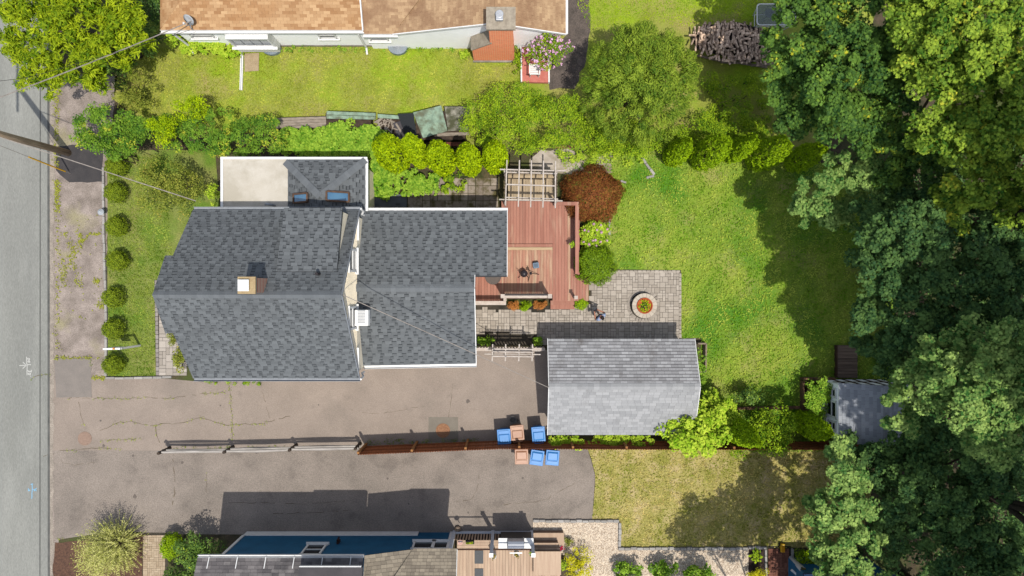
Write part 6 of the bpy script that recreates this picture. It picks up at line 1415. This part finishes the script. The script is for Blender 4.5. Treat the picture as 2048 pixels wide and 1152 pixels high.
# around the white house
mass('foundation_vine','bright vine along the white house foundation',[(330,72),(360,66),(400,84),(480,84),(500,104),(470,112),(420,106),(370,104),(345,90)],L_lime,70,.11,.6,10,.2,.8,up=1.1,rc=(.12,.24),per=36)
mass('foundation_weeds','thin weeds along the white wall base',[(560,94),(940,94),(940,102),(560,104)],L_vine,50,.07,.25,11,.06,rc=(.06,.14),per=18)
shrub('weed_clump','yellow weed clump beside the brick chimney',930,108,.5,.28,.35,L_lime,9,36,.08,.1,.18)
shrub('weed_clump','weeds between brick chimney and red slab',1034,118,.6,.2,.7,L_hedge,14,36,.08,.1,.18)
t, cl = shrub('rose_of_sharon','pink flowering shrub over the red slab',1092,98,2.6,1.0,.85,L_hedge,42,60,.1,.2,.36)
p, nr, idx = clump_cloud(cl, 4, up=.8, inner=.98, lo=.1); p[:,2] += .05; p = p[p[:,2] > 1.2]
leaves('flowers', np.repeat(p,5,0)+RNG.normal(size=(len(p)*5,3))*.03, RNG.normal(size=(len(p)*5,3))*.5+np.array([0,0,1]), .085, PINK, t, .8)
weeds('fallen_petals', [(U(1105,1140),U(120,168),.8) for i in range(34)]+[(U(1046,1096),U(120,162),.6) for i in range(10)], PINK, 'fallen pink petals around the flowering shrub', 2, .06)
# deck side planting
c = P(1187,385,1.2); JM = thing('japanese_maple','dome shaped rust red weeping maple by the deck','tree',(c.x,c.y,0)); n = 15000; d = sph(n); d[:,2] = np.abs(d[:,2])
k = 1+.05*np.sin(d[:,0]*14)*np.sin(d[:,1]*13)+.07*np.sin(np.arctan2(d[:,1],d[:,0])*5+.6); q = (.75+.25*RNG.random(n)**.5)*k
p = np.stack([c.x+d[:,0]*q*1.48,c.y+d[:,1]*q*1.38,.3+d[:,2]*q*1.35],1); td = d+np.array([0,0,-.6])
leaves('crown', p, d+np.array([0,0,.4])+RNG.normal(size=(n,3))*.4, .11, L_red, JM, .22, DIAM, None, tdir=td, droop=.3); limbs((c.x,c.y,0),1.2,.09,[(c.x+math.cos(a)*.9,c.y+math.sin(a)*.9,1.2) for a in np.arange(0,6.28,.9)],BARK,JM)
t, cl = shrub('hydrangea','lime green hydrangea with pink flower heads',1189,470,.9,.78,.72,L_lime,60,50,.11,.14,.26,.7)
for i in range(22):
    q = cl[i]; x, y, zz = q[0], q[1], q[2]+q[4]+.04; a = sph(26); a[:,2] = np.abs(a[:,2])
    leaves('flower_head', np.array([x,y,zz])+a*.06, a, .045, PINK, t, .9)
ball('laurel_ball','dark glossy round laurel at the patio corner',1190,528,.98,1.3,L_round,8000,.085,lum=.12,aspect=.5)
ball('golden_ball','small yellow green round shrub by the deck steps',1162,606,.34,.6,L_gold2,1500,.06,lum=.12)
for px,py,lab,mt in ((1027,611,'rusty orange heather at the left under the lattice','o'),(1052,611,'lime green heather in the middle under the lattice','g'),(1081,611,'rusty orange heather at the right under the lattice','o')):
    shrub('heather',lab,px,py,.5,.36,.22,LM('rust_heather',col(150,92,50),col(214,150,90),.2) if mt == 'o' else L_gold2,14,60,.07,.1,.17,.4,group='heathers below the lattice screen')
shrub('planter_petunia','small flowers hanging from the deck rail planter',1143,490,1.3,.12,.16,L_lime,6,30,.06,.06,.1,base=1.0)
for px,lab in ((970,'leafy hosta bed left of the gate'),(1075,'leafy plants right of the gate')): shrub('border_plant',lab,px,683,.4,.42 if px < 1000 else .3,.16,L_vine,10,34,.12,.1,.18,.5)
# behind the garage
shrub('catalpa_bush','bright lime big leaved bush at the garage corner',1385,862,3.2,1.7,1.0,L_lime,120,36,.17,.22,.4,.62,up=1.0)
shrub('catalpa_bush','lime leaves climbing the garage end wall',1428,818,2.8,.95,.75,L_lime,50,34,.15,.18,.34,.62,up=1.0)
mass('fence_vine','bright green vine between garage and stockade fence',[(1100,877),(1180,873),(1300,872),(1305,888),(1190,890),(1130,896),(1104,890)],L_lime,60,.12,1.2,14,.5,.6,rc=(.14,.26),per=34,up=1.0)
shrub('side_vine','climbing vine at the garage side frame',1400,735,1.2,.18,1.0,L_vine,22,36,.1,.12,.22)
shrub('honeysuckle','mid green bushy tree between fence and shed',1541,862,3.0,1.15,1.2,L_hedge,54,60,.1,.22,.42,cat='tree')
shrub('honeysuckle','low bush at the stockade fence below the arborvitae',1480,897,1.2,.5,.4,L_hedge,14,50,.1,.16,.3)
mass('trellis_vine','green vine thicket climbing the white shed wall',[(1612,762),(1640,756),(1650,775),(1648,825),(1636,835),(1612,815)],L_vine,44,.11,1.5,15,.8,.6,rc=(.18,.32),per=44)
shrub('shade_bush','dark round bush on the lawn edge behind the garage',1500,790,1.3,.75,.5,L_dark,22,60,.1,.18,.32)
# bottom edge planting
c = P(203,1108,1.6); WI = thing('dappled_willow','pale yellow green spiky willow shrub at the road corner','shrub',(c.x,c.y,0)); n = 900; P3 = []; T3 = []; N3 = []
for i in range(n):
    d = sph(1)[0]; d[2] = abs(d[2])+.25; d /= np.linalg.norm(d); L_ = U(1.1,1.75)
    for k in range(9): s_ = L_*(.45+.55*k/8); P3.append((c.x+d[0]*s_*1.0,c.y+d[1]*s_*1.0,.15+1.65*d[2]*s_-.1*s_*s_*(1-d[2]))); T3.append(d+RNG.normal(size=3)*.35); N3.append(RNG.normal(size=3)*.6+np.array([0,0,1])+d*.3)
leaves('crown', np.array(P3), np.array(N3), .13, L_willow, WI, .2, DIAM, None, tdir=np.array(T3)); limbs((c.x,c.y,0),.6,.06,[P3[i] for i in range(0,len(P3),900)],BARK,WI,'stem')
ball('golden_ball','yellow green clipped shrub beside the tan brick walk',343,1092,.62,1.2,L_gold2,3200,.07,lum=.1,rx=.5)
shrub('rhododendron','dark glossy rhododendron at the corner of the blue house',390,1105,2.2,1.15,1.05,L_dark,60,60,.12,.2,.36,.42)
shrub('rhododendron','dark glossy shrub at the bottom edge beside the brick walk',365,1160,1.6,.8,.6,L_dark,30,60,.12,.2,.34,.42)
shrub('euonymus','bright yellow shrub at the pebble bed corner',1157,1128,1.0,.68,.85,L_ylw,40,60,.075,.12,.24,.5)
shrub('deck_herbs','yellow and green herbs beside the tan deck',1125,1128,.7,.22,.35,L_lime,10,40,.1,.08,.16,.3)
shrub('small_spruce','small grey bush at the foot of the deck steps',1136,1087,.45,.3,.22,L_olive,9,60,.05,.08,.15)
for i,(px,w_) in enumerate(((1255,.75),(1330,.8),(1400,.75))): shrub('hydrangea',['green hydrangea at the left of the bottom hedge','green hydrangea in the middle of the bottom hedge','green hydrangea at the right of the bottom hedge'][i],px,1146,1.0,w_,.5,L_vine,24,46,.12,.14,.26,.65,group='hydrangea hedge at the bottom edge')
shrub('spirea','golden spirea beside the brick path',1515,1146,.7,.42,.35,L_ylw,16,50,.08,.12,.2)
shrub('spirea','green spirea right of the brick path',1616,1116,.9,.6,.5,L_gold2,24,60,.08,.14,.26)
c = P(1512,1112,.15); HO = thing('hosta','hosta with broad leaves in the dark bed by the brick path','plant',(c.x,c.y,0)); sheet('soil_bed',[(1497,1098),(1530,1098),(1531,1180),(1496,1180)],.014,M('black_soil',col(74,58,50),col(56,44,40),8,grain=.3))
for i in range(20):
    a = i*2.4; r_ = .05+.012*i; leaves('leaf', np.array([(c.x+math.cos(a)*r_,c.y+math.sin(a)*r_*1.2,.28-.006*i)]), np.array([(math.cos(a)*.3,math.sin(a)*.3,1)]), .24, L_hedge, HO, .55, DIAM, np.array([.4+.5*random.random()]), tdir=np.array([(math.cos(a),math.sin(a),.1)]))
# boulders by the blue house
for px,py,lab in ((916,1057,'rounded brown boulder at the foot of the deck rail'),):
    c = P(px,py); m = MB().lathe((c.x,c.y,0),[(.14,0),(.17,.08),(.13,.18),(.04,.22)],10); m.v = [(x+U(-.02,.02),y+U(-.02,.02),z_) for x,y,z_ in m.v]; m.build('boulder', M('boulder_stone', col(170,150,130), col(140,124,108), 6, grain=.2), None, smooth=True, label=lab, cat='boulder')
